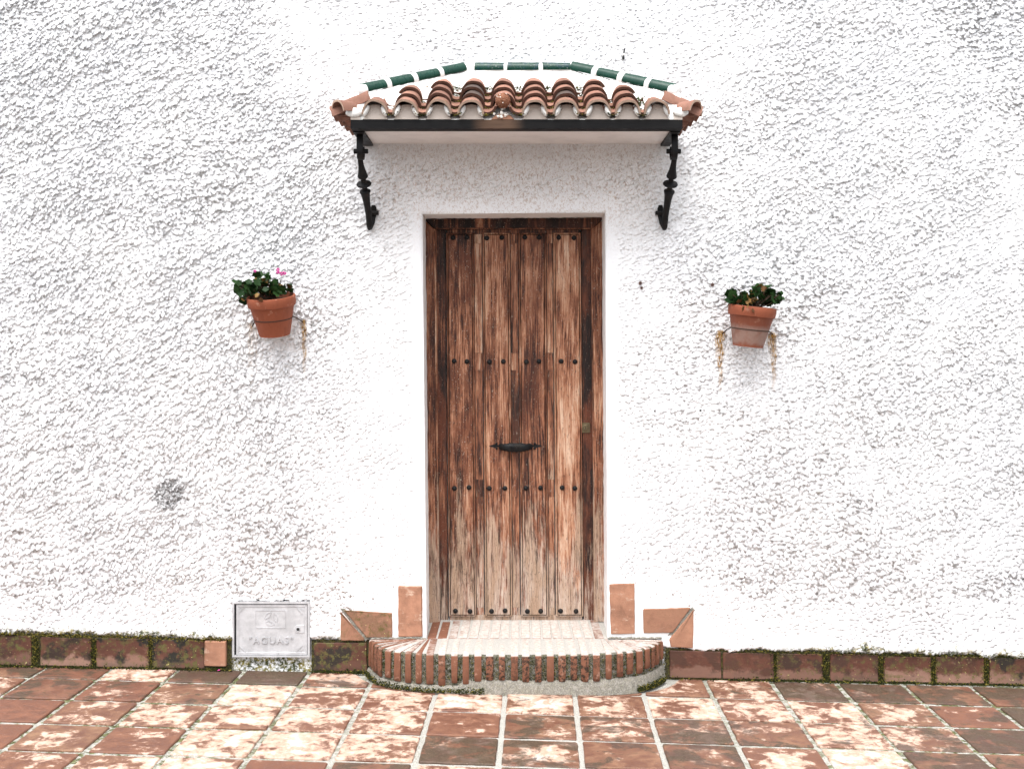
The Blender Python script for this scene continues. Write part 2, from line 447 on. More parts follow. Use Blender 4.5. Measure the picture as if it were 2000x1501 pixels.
def simple(name, col, rough=.6, metal=0.0, sc=60.0, amt=.35, spec=.4, bumpd=.002):
    t = NT(name); P = t.pos(); n = t.noise(P, sc, 5, .65)
    c = t.mix(n, tuple(x * (1 - amt) for x in col), tuple(min(1, x * (1 + amt)) for x in col))
    return t.done(c, rough, t.bump(n, .4, bumpd), metal=metal, spec=spec)

def m_leaf(name, a, b, dry):
    t = NT(name); r = t.rand(); P = t.objp(); n = t.noise(P, 90, 3)
    c = t.mix(r, a, b)
    c = t.mix(t.math('MULTIPLY', t.ss(n, .5, .7), .4), c, dry)
    m = t.done(c, .5, None, spec=.12)
    t.b.inputs['Subsurface Weight'].default_value = 0.0
    return m

def m_pot(name, worn):
    t = NT(name); P = t.objp(); X = t.sep(P); r = t.rand()
    n = t.noise(P, 16, 6, .65); s = t.noise(t.scale(P, (60, 60, 9)), 1.0, 4, .6); f = t.noise(P, 240, 3)
    c = t.mix(n, (.20, .052, .024), (.31, .088, .042))
    c = t.mix(t.math('MULTIPLY', t.ss(s, .5, .68), .35), c, (.17, .045, .022))
    c = t.mix(t.math('MULTIPLY', t.ss(t.noise(P, 24, 5), .60, .74), .5), c, (.60, .34, .24))
    if worn:
        z = t.math('ADD', X[2], t.math('MULTIPLY', n, .05))
        band = t.math('MULTIPLY', t.ss(z, -.055, -.085), t.ss(z, -.165, -.145))
        c = t.mix(t.math('MULTIPLY', band, t.ss(t.noise(P, 30, 6, .7), .25, .6, .35, .8)), c, (.42, .33, .28))
        z2 = t.math('MULTIPLY', t.ss(X[2], -.04, -.06), .45)
        c = t.mix(z2, c, (.16, .055, .035))
    return t.done(c, .75, t.bump(t.math('ADD', n, f), .3, .002), spec=.3)

M = dict(
    plaster=m_plaster(), lime=m_limewash(), bedding=m_limewash('white_bedding_mortar', (.80, .79, .76), .9),
    infill=m_limewash('beige_infill', (.62, .54, .48), .35), soffit=m_limewash('painted_soffit', (.74, .70, .68), .12),
    roof=terra('roof_clay', (.29, .145, .105), (.040, .028, .024), (.44, .31, .25), use_col=True, vary=.55),
    skirt=terra('skirting_clay', (.105, .036, .021), (.011, .010, .007), (.30, .175, .13), use_col=True, rough=.6, spec=.4),
    inset=terra('corner_clay', (.33, .165, .105), (.045, .036, .020), (.52, .37, .28), use_col=True),
    brick=terra('step_clay', (.36, .125, .062), (.04, .03, .022), (.60, .40, .32), use_col=True),
    floor=m_floor(), grout=m_grout(),
    joint=m_joint('mossy_mortar', (.12, .115, .095), (.40, .39, .35), .62), joint_dark=m_joint('black_mossy_mortar', (.03, .028, .02), (.12, .11, .07), .8),
    cement=m_joint('grey_cement', (.30, .28, .24), (.50, .47, .42), .30),
    wood=m_wood(), groove=simple('groove_grime_shade', (.030, .018, .012), .9, 0, 90, .7, .1), iron=m_iron(), beam=m_beam(), glaze=m_glaze(), alu=m_metal_grey(),
    black=simple('black_gap', (.012, .012, .012), .9), brass=simple('tarnished_brass', (.20, .15, .085), .4, .7, 120),
    rusty=simple('rusty_wire', (.06, .032, .022), .8, .2, 80),
    moss_dark=simple('dark_moss', (.030, .036, .010), .95, 0, 300, .6, .1), moss_gold=simple('golden_moss', (.20, .165, .035), .95, 0, 300, .6, .1),
    leaf=m_leaf('geranium_green', (.005, .022, .006), (.018, .048, .012), (.05, .055, .012)),
    leaf_dry=m_leaf('withered_leaf', (.10, .045, .02), (.20, .12, .035), (.05, .02, .012)),
    stem=simple('plant_stem', (.10, .055, .035), .7), petal=simple('pink_petal', (.42, .035, .20), .6, 0, 60, .2),
    soil=simple('potting_soil', (.02, .014, .010), .95), pot_l=m_pot('orange_pot_clay', False), pot_r=m_pot('stained_pot_clay', True),
    ball=simple('crusty_brown_ball', (.30, .13, .075), .9, 0, 180, .75, .2, .006), dirt_white=simple('white_crumbs', (.75, .70, .64), .9),
    succ_g=simple('succulent_green', (.06, .085, .02), .6), succ_r=simple('succulent_red', (.16, .04, .025), .6),
    plug=simple('wall_plug_brown', (.22, .13, .11), .8), white=simple('white_paint', (.8, .79, .77), .7, 0, 40, .05),
)

def trim(mat, k):
    for n in mat.node_tree.nodes:
        if n.type == 'MIX':
            for i in (6, 7):
                if not n.inputs[i].is_linked: c = n.inputs[i].default_value; n.inputs[i].default_value = (c[0] * k, c[1] * k, c[2] * k, 1)
for k_, f_ in dict(roof=.98, skirt=1.05, inset=1.02, brick=.76, floor=.94, grout=.80, joint=.7, joint_dark=.7, cement=.72, groove=.7, iron=.7, beam=.8, glaze=.7, alu=.98, brass=.7,
                   rusty=.7, moss_dark=.75, moss_gold=.75, stem=.7, ball=.7, succ_g=.7, succ_r=.7, plug=.6, infill=.95, soffit=1.08, pot_l=.95, pot_r=.9).items(): trim(M[k_], f_)
# ------------------------------------------------------------------ ground
GS = .019                                     # the street falls to the right
def gz(x): return -GS * x
vs = [(-60, -60, gz(-60) * .15 - .022), (60, -60, gz(60) * .15 - .022), (60, 1.5, -.9), (-60, 1.5, -.9)]
def sheet(name, x0, x1, y0, y1, dz, nx, ny, mat, amp=0.0):
    v = []; f = []
    for j in range(ny + 1):
        for i in range(nx + 1):
            x = x0 + (x1 - x0) * i / nx; y = y0 + (y1 - y0) * j / ny
            v.append((x, y, gz(x) + dz + amp * (random.random() - .5)))
    for j in range(ny):
        for i in range(nx):
            a = j * (nx + 1) + i; f.append((a, a + 1, a + nx + 2, a + nx + 1))
    return mesh_obj(name, v, f, mat, None, None if not amp else 179)
def m_far():
    t = NT('unseen_dark_street'); P = t.pos(); n = t.noise(P, 4, 6, .7); f = t.noise(P, 150, 3, .7)
    c = t.mix(n, (.045, .044, .043), (.085, .083, .08)); c = t.mix(t.ss(f, .55, .7), c, (.14, .135, .13))
    return t.done(c, .9, t.bump(f, .4, .004))
g = sheet('ground', -60, 60, -60, 3.0, -.020, 6, 6, m_far()); tag(g, kind='structure')  # asphalt-dark ground out of view, made dark to cut bounce onto the wall
pav = sheet('pavement', -3.6, 3.7, -2.55, .10, -.007, 200, 70, M['grout'], .003); tag(pav, kind='structure')

# paving tiles: each one an object of its own; (pale bloom with painted glare, soil, hue) read off the photograph row by row
ROWC = {  # row: values for columns -8..7 ; w=bloom and painted glare d=soil
    0: [(.3, .5), (.3, .55), (.72, .25), (.25, .8), (.35, .8), (.55, .45), (.45, .3), (.6, .5), (.6, .4), (.6, .3), (.5, .3), (.6, .3), (.55, .75), (.5, .7), (.45, .5), (.3, .7), (.3, .6)],
    1: [(.5, .3), (.35, .5), (.45, .55), (.55, .45), (.75, .2), (.7, .1), (.72, .1), (.75, .15), (.7, .3), (.7, .2), (.75, .2), (.7, .25), (.65, .3), (.65, .3), (.45, .45), (.35, .8), (.3, .6)],
    2: [(.2, .2), (.1, .25), (.55, .1), (.65, .1), (.65, .15), (.72, .1), (.7, .3), (.45, .25), (.6, .55), (.55, .45), (.5, .6), (.55, .5), (.65, .4), (.55, .5), (.35, .65), (.3, .75), (.3, .7)],
    3: [(.1, .1), (.1, .15), (.5, .1), (.55, .15), (.85, .05), (.8, .1), (.68, .1), (.5, .55), (.6, .45), (.35, .45), (.5, .6), (.6, .35), (.75, .1), (.35, .65), (.2, .5), (.35, .75), (.3, .7)],
    4: [(.1, .1), (.35, .1), (.5, .25), (.7, .15), (.9, .05), (.3, .15), (.15, .45), (.6, .3), (.35, .4), (.5, .4), (.85, .1), (.85, .1), (.85, .1), (.45, .6), (.45, .4), (.4, .7), (.3, .7)],
    5: [(.2, .1), (.3, .15), (.4, .25), (.55, .2), (.8, .1), (.6, .2), (.3, .3), (.5, .3), (.5, .3), (.6, .3), (.85, .1), (.9, .05), (.55, .4), (.5, .5), (.5, .5), (.4, .6), (.4, .6)],
}
PX, PY = .3265, .320
def grid_pt(i, j):          # joint crossing i (along the wall), j (away from it); rows run 2 degrees off the wall, columns 1
    y = -.268 - PY * (j - 1)
    x = -.031 + PX * i
    return (x + .022 * (y + .27) * -1 * -1, y - .036 * x)
def step_front(x):
    u = abs((x - .025) / .80)
    return 0 if u >= 1 else -.36 * (1 - u ** 3.2) ** (1 / 1.8)
tile_n = 0
for j in range(-1, 7):
    for i in range(-11, 11):
        a = grid_pt(i, j); b = grid_pt(i + 1, j); c = grid_pt(i + 1, j + 1); d = grid_pt(i, j + 1)
        # j grows towards the camera
        gx, gy = .0108 + random.uniform(-.002, .003), .0155 + random.uniform(-.003, .003)
        q = [(d[0] + gx, d[1] + gy), (c[0] - gx, c[1] + gy), (b[0] - gx, b[1] - gy), (a[0] + gx, a[1] - gy)]
        if all(p[1] > -.012 for p in q): continue
        if min(q[2][1], q[3][1]) > -.02 and j <= 0 and min(q[0][1], q[1][1]) > -.03: continue
        q = [(x, min(y, -.006)) for x, y in q]
        if max(q[2][1], q[3][1]) - min(q[0][1], q[1][1]) < .018: continue
        cx = sum(p[0] for p in q) / 4
        if -.70 < cx < .74 and j <= 0: 
            if j < 0: continue
        poly = rough_poly(q, .035, .0018, .006)
        poly = [(x, min(y, -.006)) for x, y in poly]
        # under the step nothing is laid: cut the tile back to the step's outline
        if j == 0 and -.85 < cx < .95:
            poly = [(x, min(y, step_front(x) + .02)) for x, y in poly]
            if max(p[1] for p in poly) - min(p[1] for p in poly) < .02: continue
        dz = random.uniform(-.0015, .0025); tx = random.uniform(-.006, .006); ty = random.uniform(-.006, .006)
        my = sum(p[1] for p in poly) / len(poly)
        vs, fs = slab(poly, [(0, -.03), (0, -.004), (.0035, 0)], lambda u, v, h: (u, v, gz(u) + h + dz + tx * (u - cx) + ty * (v - my)))
        o = mesh_obj('floor_tile', vs, fs, M['floor'], pav)
        w, dk = ROWC[max(0, min(5, j))][max(0, min(16, i + 8))]
        o.color = (max(.12, min(.74, w * .84 + .06 + random.uniform(-.08, .10))), min(1, dk * 1.1 + .04 + random.uniform(-.08, .10)), random.random() * (.9 if j != 4 or i != -3 else 1), 1)
        tile_n += 1

# ------------------------------------------------------------------ wall
OPX0t, OPX1t, OPX0b, OPX1b = W(825, 0)[0], W(1182, 0)[0], W(833, 0)[0], W(1187, 0)[0]
OPZ0, OPZ1 = .182, W(0, 417.5)[1]
def lerp(a, b, t): return a + (b - a) * t
STEPW = .0041
xs = np.arange(-2.66, 2.6601, STEPW); zs = np.arange(-.06, 3.4301, STEPW)
nx, nz = len(xs), len(zs)
def fftnoise(seed, Lu, Lv, ang, hp=None):
    r = np.random.RandomState(seed); w = r.randn(nz, nx)
    F = np.fft.rfft2(w); kz = np.fft.fftfreq(nz, STEPW)[:, None] * 2 * np.pi; kx = np.fft.rfftfreq(nx, STEPW)[None, :] * 2 * np.pi
    ca, sa = math.cos(ang), math.sin(ang)
    u = kx * ca + kz * sa; v = -kx * sa + kz * ca
    g = np.exp(-.5 * ((u * Lu) ** 2 + (v * Lv) ** 2))
    if hp: g = g * (1 - np.exp(-.5 * ((u * hp) ** 2 + (v * hp) ** 2)))
    h = np.fft.irfft2(F * g, s=(nz, nx)); return h / h.std()
Xg, Zg = np.meshgrid(xs, zs)
def sstep(a, b, v):
    t = np.clip((v - a) / (b - a), 0, 1); return t * t * (3 - 2 * t)
m_or = sstep(-.6, .6, fftnoise(3, .25, .25, 0))
f1 = fftnoise(11, .0058, .0019, R(27), .011) * m_or + fftnoise(12, .0055, .0019, R(6), .011) * (1 - m_or)
f1b = fftnoise(19, .0034, .0020, R(14), .008)
f2 = fftnoise(13, .016, .0044, R(28), .05) * m_or + fftnoise(14, .015, .0044, R(10), .05) * (1 - m_or)
f3 = fftnoise(15, .09, .045, R(15))
f0 = fftnoise(16, .0042, .0032, R(10), .012)
mod = 1 + .20 * np.clip(fftnoise(17, .05, .03, R(20)), -1.6, 2) + .12 * np.clip(fftnoise(18, .16, .09, R(30)), -2, 2)
sp_ = lambda q, t, k: np.log1p(np.exp(k * (q - t))) / k
f1 = f1 * .84 + f1b * .46 + f2 * .24
hgt = sp_(f1, .40, 6.0) * .0046 * mod - sp_(-f1, 1.45, 6.0) * .004 + np.tanh(f2 * .8) * .0011 + f3 * .0012
hgt = np.minimum(hgt, .0085) - .0012
# how rough the render is: rough at both sides, trowelled smooth round the door, above it and along the foot
wob = fftnoise(21, .12, .12, 0)
cxr = .0 + 0 * Zg
dl = (-.54 - .33 * sstep(2.5, 3.3, Zg)) + .06 * wob        # left limit of the smooth part
dr = (.54 + .0 * Zg + .25 * sstep(2.6, 3.3, Zg)) + .06 * wob
rl = sstep(-.1, .95, dl - Xg); rr = sstep(-.1, .8, Xg - dr)
rough = .42 + .80 * rl + .55 * rr
under = np.exp(-((Zg - 2.45) / .22) ** 2) * sstep(-.78, -.6, Xg) * sstep(.84, .66, Xg)
rough = rough + .22 * under
foot = sstep(.46, .26, Zg + .03 * wob)
rough = rough * (1 - .48 * foot)
inner = sstep(-.53, -.47, Xg) * sstep(.56, .49, Xg) * sstep(2.40, 2.33, Zg)
rough = rough * (1 - .8 * inner)
hgt = hgt * rough
bulge = .0014 * fftnoise(31, .45, .3, 0)
Yg = -(hgt + bulge); SAG = 1.9 * np.clip(hgt, -.004, .008)
# skirting line: render stops above the row of skirting tiles, with a rounded lip
skl = np.where(xs < 0, np.interp(xs, [-2.75, -2.545, -1.45, -.72], [W(0, 1233)[1], W(0, 1236)[1], W(0, 1247)[1], W(0, 1249)[1]]),
               np.interp(xs, [.77, 2.0, 2.75], [W(0, 1266)[1], W(0, 1277)[1], W(0, 1286)[1]]))
SK = skl[None, :] + .004 * fftnoise(41, .02, .02, 0)[0][None, :]
lipd = Zg - SK; footd_ = lipd
cz_ = np.maximum(sstep(-.90, -.86, Xg) * sstep(-.40, -.44, Xg), sstep(.44, .47, Xg) * sstep(.98, .93, Xg)) * sstep(.52, .46, Zg)
Yg = Yg * (1 - .85 * cz_)
Yg = Yg - .008 * np.exp(-((lipd - .02) / .03) ** 2) * (lipd > 0) * (1 - cz_)
Yg = np.where(lipd < 0, .024 + .002 * f0, Yg)
lipm = (lipd >= 0) & (lipd < .012); Yg = np.where(lipm, Yg + (1 - lipd / .012) ** 2 * .010, Yg)
# snap the grid to the door opening (leaning jambs) and round its arris
zt = np.clip((Zg - .18) / (OPZ1 - .18), 0, 1)
e0 = lerp(OPX0b, OPX0t, zt); e1 = lerp(OPX1b, OPX1t, zt)
i0 = int(round((OPX0t - xs[0]) / STEPW)); i1 = int(round((OPX1t - xs[0]) / STEPW)); jz = int(round((OPZ1 - zs[0]) / STEPW)); jb = int(round((OPZ0 - zs[0]) / STEPW))
wav = .0012 * fftnoise(51, .05, .05, 0)
Xg2 = Xg + (e0 - xs[i0]) * np.exp(-((Xg - xs[i0]) / .06) ** 2) + (e1 - xs[i1]) * np.exp(-((Xg - xs[i1]) / .06) ** 2)
topz = OPZ1 + .006 * sstep(-.45, .46, Xg) ; Zg2 = Zg + (topz - zs[jz]) * np.exp(-((Zg - zs[jz]) / .06) ** 2)
dx_ = np.maximum(np.maximum(xs[i0] - Xg, Xg - xs[i1]), 0); dz_ = np.maximum(Zg - zs[jz], 0)
ed = np.sqrt(dx_ ** 2 + dz_ ** 2); near = np.exp(-(ed / .018) ** 2)
Yg = Yg * (1 - near) + .006 * np.exp(-(ed / .006) ** 2) * (1 + .5 * wob) * (Zg > .15)
# meter box recess
bx0, bx1, bz1 = W(454, 0)[0], W(605.5, 0)[0], W(0, 1173.5)[1]
bz0 = W(0, 1281)[1]
stay = np.ones((nz - 1, nx - 1), bool)
stay[max(0, jb):jz, i0:i1] = False
cxm = (xs[:-1] + xs[1:]) / 2; czm = (zs[:-1] + zs[1:]) / 2
stay &= ~(((cxm > bx0) & (cxm < bx1))[None, :] & ((czm > bz0) & (czm < bz1))[:, None])
# faces behind the step, out of sight
stay &= ~(((cxm > -.68) & (cxm < .72))[None, :] & (czm < .14)[:, None])
idx = np.arange(nz * nx).reshape(nz, nx)
A = idx[:-1, :-1][stay]; B = idx[:-1, 1:][stay]; C_ = idx[1:, 1:][stay]; D_ = idx[1:, :-1][stay]
quads = np.stack([A, B, C_, D_], 1)
co = np.stack([Xg2 + .15 * SAG, Yg, Zg2 - SAG * (1 - near) * (footd_ > 0)], 2).reshape(-1, 3)
# stains: rust, grime, moss ; wear: brown weathering marks and a pinkish tint under the canopy, fine roughness
def blob(x, z, rx, rz): return np.exp(-((Xg - x) / rx) ** 2 - ((Zg - z) / rz) ** 2)
st = np.zeros((nz, nx, 4), np.float32); wr = np.zeros((nz, nx, 4), np.float32); st[..., 3] = 1; wr[..., 3] = 1
def run(px, y0, y1, w, amt, drift=0.0):
    amt = amt * 1.45
    x0, z0 = W(px, y0); z1 = W(px, y1)[1]
    t = np.clip((z0 - Zg) / (z0 - z1), 0, 1)
    xc = x0 + drift * t + .003 * np.sin(Zg * 60)
    ww = (w / 392.86) * (1 - .65 * t)
    return amt * np.exp(-((Xg - xc) / ww) ** 4) * (Zg < z0 + .006) * (Zg > z1) * (1 - t ** 2)
st[..., 0] = run(593, 629, 745, 5.5, 1.0, .006) + run(490, 632, 780, 7, .30) + run(1407, 648, 775, 7.5, 1.15, .0) + run(1399, 655, 720, 3, .6, -.004) + run(1510, 652, 775, 7, 1.0, .004) + run(1502, 648, 700, 4, .7, 0) + run(500, 640, 760, 3, .25) + blob(*W(593, 630), .013, .010) * 1.0 + blob(*W(1409, 652), .014, .012) * 1.2 + blob(*W(1507, 652), .012, .010) + blob(*W(492, 636), .016, .012) * .8
soot = blob(*W(328, 962), .07, .07) * 1.6 + blob(*W(322, 985), .17, .12) * .42 + blob(*W(345, 940), .05, .06) * .4
footd = Zg - SK
st[..., 1] = np.clip(soot + .35 * sstep(.16, .02, footd + .03 * wob) * sstep(-.5, -1.2, Xg) * .8 + .40 * sstep(.12, .0, footd + .03 * wob) * sstep(.9, 1.6, Xg)
                     + .30 * sstep(.34, .12, footd + .07 * wob) * sstep(-1.3, -1.9, Xg) * sstep(-.2, .9, f3), 0, 1)
st[..., 2] = np.clip(1.1 * sstep(.050, .006, footd + .016 * fftnoise(61, .02, .012, 0) * .6) * (sstep(-1.3, -1.5, Xg) + .9 * sstep(1.15, 1.5, Xg))
                     + .9 * sstep(.03, .0, footd) * ((Xg > -1.0) & (Xg < -.6)) + 1.3 * (footd < 0) , 0, 1)
mb_ = ((Xg > bx0 - .01) & (Xg < bx1 + .03)); st[..., 2] = np.where(mb_, np.clip(1.2 * sstep(.115, .055, Zg + .02 * wob), 0, 1), st[..., 2])
wr[..., 0] = np.clip(under * 1.0, 0, 1); wr[..., 1] = np.clip(rough, 0, 1)
# one surround ring beyond the fine part, so that the wall goes on past the frame
ext_v = []; ext_f = []
def add_patch(x0, x1, z0, z1, s):
    ax = np.linspace(x0, x1, max(2, int((x1 - x0) / s) + 1)); az = np.linspace(z0, z1, max(2, int((z1 - z0) / s) + 1))
    b = sum(len(e) for e in ext_v); gx_, gz_ = np.meshgrid(ax, az)
    ext_v.append(np.stack([gx_, 0 * gx_ + RNG.randn(*gx_.shape) * .0030, gz_], 2).reshape(-1, 3))
    ii = np.arange(gx_.size).reshape(gx_.shape) + b + nx * nz
    ext_f.append(np.stack([ii[:-1, :-1], ii[:-1, 1:], ii[1:, 1:], ii[1:, :-1]], 2).reshape(-1, 4))
add_patch(-6.5, xs[0], -.2, 5.0, .028); add_patch(xs[-1], 6.5, -.2, 5.0, .028); add_patch(xs[0], xs[-1], zs[-1], 5.0, .028)
ev = np.concatenate(ext_v); allv = np.concatenate([co, ev]); allf = np.concatenate([quads] + ext_f)
me = D.meshes.new('plaster')
me.vertices.add(len(allv)); me.vertices.foreach_set('co', allv.astype(np.float32).ravel())
me.loops.add(allf.size); me.loops.foreach_set('vertex_index', allf.astype(np.int32).ravel())
me.polygons.add(len(allf)); me.polygons.foreach_set('loop_start', np.arange(0, allf.size, 4, dtype=np.int32)); me.polygons.foreach_set('loop_total', np.full(len(allf), 4, np.int32))
me.update(calc_edges=True)
for nm, arr in (('stain', st), ('wear', wr)):
    at = me.color_attributes.new(nm, 'FLOAT_COLOR', 'POINT')
    ex = np.zeros((len(ev), 4), np.float32); ex[:, 3] = 1
    if nm == 'wear': ex[:, 1] = 1; ex[:, 2] = 1
    at.data.foreach_set('color', np.concatenate([arr.reshape(-1, 4), ex]).astype(np.float32).ravel())
me.materials.append(M['plaster']); me.shade_smooth()
wall = empty('house_wall', (0, 0, 0), 'white rough-cast house wall with a brown door in it, red clay tiles along its foot', 'wall')
pl = D.objects.new('plaster', me); COL.objects.link(pl); pl.parent = wall
# door reveal (left, right, top), plaster; and solid wall mass behind
def strip_mesh(name, A, B, y0, y1, n, m, mat, parent, wobble=.0015):
    """A,B: 3D-less (x,z) ends of the arris; sheet from y0 to y1"""
    v = []; f = []
    for i in range(n + 1):
        t = i / n
        for k in range(m + 1):
            s_ = k / m; e = wobble if 0 < k else 0
            v.append((lerp(A[0], B[0], t) + random.uniform(-e, e), lerp(y0, y1, s_), lerp(A[1], B[1], t) + random.uniform(-e, e)))
    for i in range(n):
        for k in range(m):
            a = i * (m + 1) + k; f.append((a, a + 1, a + m + 2, a + m + 1))
    o = mesh_obj(name, v, f, mat, parent, 179)
    return o
RV = .235
tl = (OPX0t, topz.min() if hasattr(topz, 'min') else OPZ1); tr = (OPX1t, OPZ1 + .006)
for nm, a, b in (('reveal', (OPX0b, .15), (OPX0t, OPZ1)), ('reveal', (OPX1b, .15), (OPX1t, OPZ1 + .006)), ('reveal', (OPX0t, OPZ1), (OPX1t, OPZ1 + .006))):
    strip_mesh(nm, a, b, .004, RV + .03, 60, 8, M['lime'], wall)
bk = MB(); bk.box(-6.5, -.75, .05, .32, -.3, 5.2); bk.box(.78, 6.5, .05, .32, -.3, 5.2); bk.box(-.75, .78, .05, .32, 2.6, 5.2); bk.box(-.75, .78, .30, .34, -.3, 2.6)
bk.build('masonry', M['lime'], wall)
# wall plugs and nail holes
for i, (px, py, r) in enumerate(((1250.5, 553, 4.2), (1253, 562, 3.4), (1391.5, 556, 4.0), (1279, 802, 2.6), (1368, 801, 3.2), (562, 982, 2.4), (1942, 1225, 2.2))):
    x, z = W(px, py); r = .72 * r / 392.86 * (.7 if i >= 3 else 1)
    m = MB(); dk = i >= 3
    m.lathe([(r * 1.25, 0), (r * 1.15, .006), (r * .55, .0065), (r * .45, .001)], (x, -.001, z), (0, -1, 0), 12)
    m.build('wall_plug', M['black'] if dk else M['plug'], wall, 40)
    m = MB(); m.ball((x, -.0075, z), (r * .45, .003, r * .45), 8, 4); m.build('screw_head', M['rusty'], wall, 60)

# ------------------------------------------------------------------ skirting and corner tiles (pieces of the wall)
FY = -.004
def wall_tile(pts, mat, name='skirting_tile', y=FY, col=(.3, .4, .4), ch=.004, jit=.0012, thick=.03, corner=.003, at=0.0):
    q = [W(px, py, at) for px, py in pts]
    area = sum(q[i - 1][0] * q[i][1] - q[i][0] * q[i - 1][1] for i in range(len(q)))
    if area < 0: q = q[::-1]
    q = rough_poly(q, .022, jit, corner)
    vs, fs = slab(q, [(0, thick), (0, ch), (ch * .4, ch * .25), (ch, 0)], lambda u, v, h: (u, y + h, v))
    o = mesh_obj(name, vs, fs, mat, wall); o.color = ((col[0], min(1, col[1] * 1.9), min(1, col[2] * 1.35), 1) if name == 'skirting_tile' else (*col, 1)); return o
def skz(px, top=True):
    return np.interp(px, [-100, 0, 443, 716], [1236, 1240, 1253, 1254]) if px < 900 else np.interp(px, [1308, 2000, 2100], [1270, 1285, 1287])
def base_y(px): return HORIZ + (CAMH + GS * ((px - 1000) / 392.86)) * 392.86 + 3
sk = [(-125, -29, .3, .4, .7), (-22, 61, .25, .35, .9), (79, 178, .75, .45, .35), (188, 291, .5, .6, .5), (297, 399, .15, .55, .8), (613, 716, .1, .5, .95),
      (1308, 1408, .35, .3, .05), (1412, 1511, .3, .3, .1), (1516, 1607, .35, .4, .45), (1621, 1715, .25, .35, .5), (1726, 1819, .6, .35, .6), (1827, 1921, .6, .3, .7), (1932, 2028, .5, .5, .5), (2036, 2130, .4, .4, .4)]
for a, b, w, d, mo in sk:
    j = random.uniform(-1.5, 1.5)
    y0 = 1254 if a == 613 else skz(a); y1 = 1254 if a == 613 else skz(b)
    wall_tile([(a, y0 + j), (b, y1 + j), (b + 1, base_y(b) - 5), (a, base_y(a) - 5)], M['skirt'], col=(w, d, mo), y=FY + random.uniform(-.003, .003))
# cut hollow tile end beside the meter box
wall_tile([(401, 1250), (443, 1250), (443, 1299), (401, 1298)], M['inset'], col=(.9, .05, .0), ch=.005, y=-.020, thick=.05)
IN = dict(name='corner_tile', y=-.010, jit=.0012)
wall_tile([(778, 1143), (824.5, 1143.5), (825.5, 1242), (778, 1242)], M['inset'], col=(1.2, .05, .05), **IN)
wall_tile([(672, 1190.5), (766, 1196), (766, 1243.5), (716, 1243.5)], M['inset'], col=(.2, .55, .75), **IN)
wall_tile([(665.5, 1194), (712, 1246), (711, 1249.5), (666, 1249.5)], M['inset'], col=(.1, .5, .35), **IN)
wall_tile([(1190, 1140), (1239, 1138), (1240, 1236), (1193, 1237)], M['inset'], col=(1.1, .12, .0), **IN)
wall_tile([(1256, 1188), (1349, 1185.5), (1313, 1234), (1257, 1235)], M['inset'], col=(.1, .25, .05), **IN)
wall_tile([(1354.5, 1189), (1353, 1264), (1310, 1262), (1307, 1247)], M['inset'], col=(.1, .2, .05), **IN)
# mortar between them
def flat(pts, y, mat, name, parent):
    q = [W(px, py) for px, py in pts]
    area = sum(q[i - 1][0] * q[i][1] - q[i][0] * q[i - 1][1] for i in range(len(q)))
    if area < 0: q = q[::-1]
    q = rough_poly(q, .02, .0015)
    vs, fs = slab(q, [(0, .02), (0, .002), (.002, 0)], lambda u, v, h: (u, y + h, v)); return mesh_obj(name, vs, fs, mat, parent)
flat([(664, 1187), (674, 1188), (722, 1244), (714, 1252)], -.0035, M['cement'], 'mortar_joint', wall)
flat([(1352, 1184), (1358, 1190), (1314, 1240), (1304, 1240)], -.0035, M['cement'], 'mortar_joint', wall)
# dark joint backing behind the skirting rows
mb = MB()
for a, b in ((-200, 452), (608, 722), (1300, 2200)):
    n = 24
    for k in range(n):
        p0 = lerp(a, b, k / n); p1 = lerp(a, b, (k + 1) / n)
        x0, x1 = W(p0, 0)[0], W(p1, 0)[0]
        z0a = W(0, base_y(p0) + 6)[1]; z1a = W(0, skz(p0) - 5)[1]; z0b = W(0, base_y(p1) + 6)[1]; z1b = W(0, skz(p1) - 5)[1]
        r0 = random.uniform(0, .003)
        mb.add([(x0, .004 + r0, z0a), (x1, .004, z0b), (x1, .004, z1b), (x0, .004 + r0, z1a)], [(0, 1, 2, 3)])
mb.build('joint_mortar', M['joint_dark'], wall)

# ------------------------------------------------------------------ brick step
step = empty('doorstep', (.025, -.1, 0), 'rounded red brick doorstep with whitewashed top in front of the brown door', 'doorstep')
FP = [(-.718, -.004), (-.700, -.050), (-.672, -.120), (-.634, -.190), (-.580, -.235), (-.500, -.268), (-.409, -.292), (-.25, -.302), (0, -.305), (.20, -.300), (.33, -.293), (.46, -.270), (.56, -.240), (.63, -.200), (.68, -.145), (.72, -.080), (.748, -.030), (.757, -.004)]
def along(P, t):
    L = [0]
    for i in range(1, len(P)): L.append(L[-1] + math.dist(P[i], P[i - 1]))
    s = t * L[-1]
    for i in range(1, len(P)):
        if s <= L[i] or i == len(P) - 1:
            u = (s - L[i - 1]) / (L[i] - L[i - 1]); return (lerp(P[i - 1][0], P[i][0], u), lerp(P[i - 1][1], P[i][1], u))
TOPZ, BOTZ = .183, .062
def ztop(x): return TOPZ + (.003 if x < 0 else -.001) * abs(x)
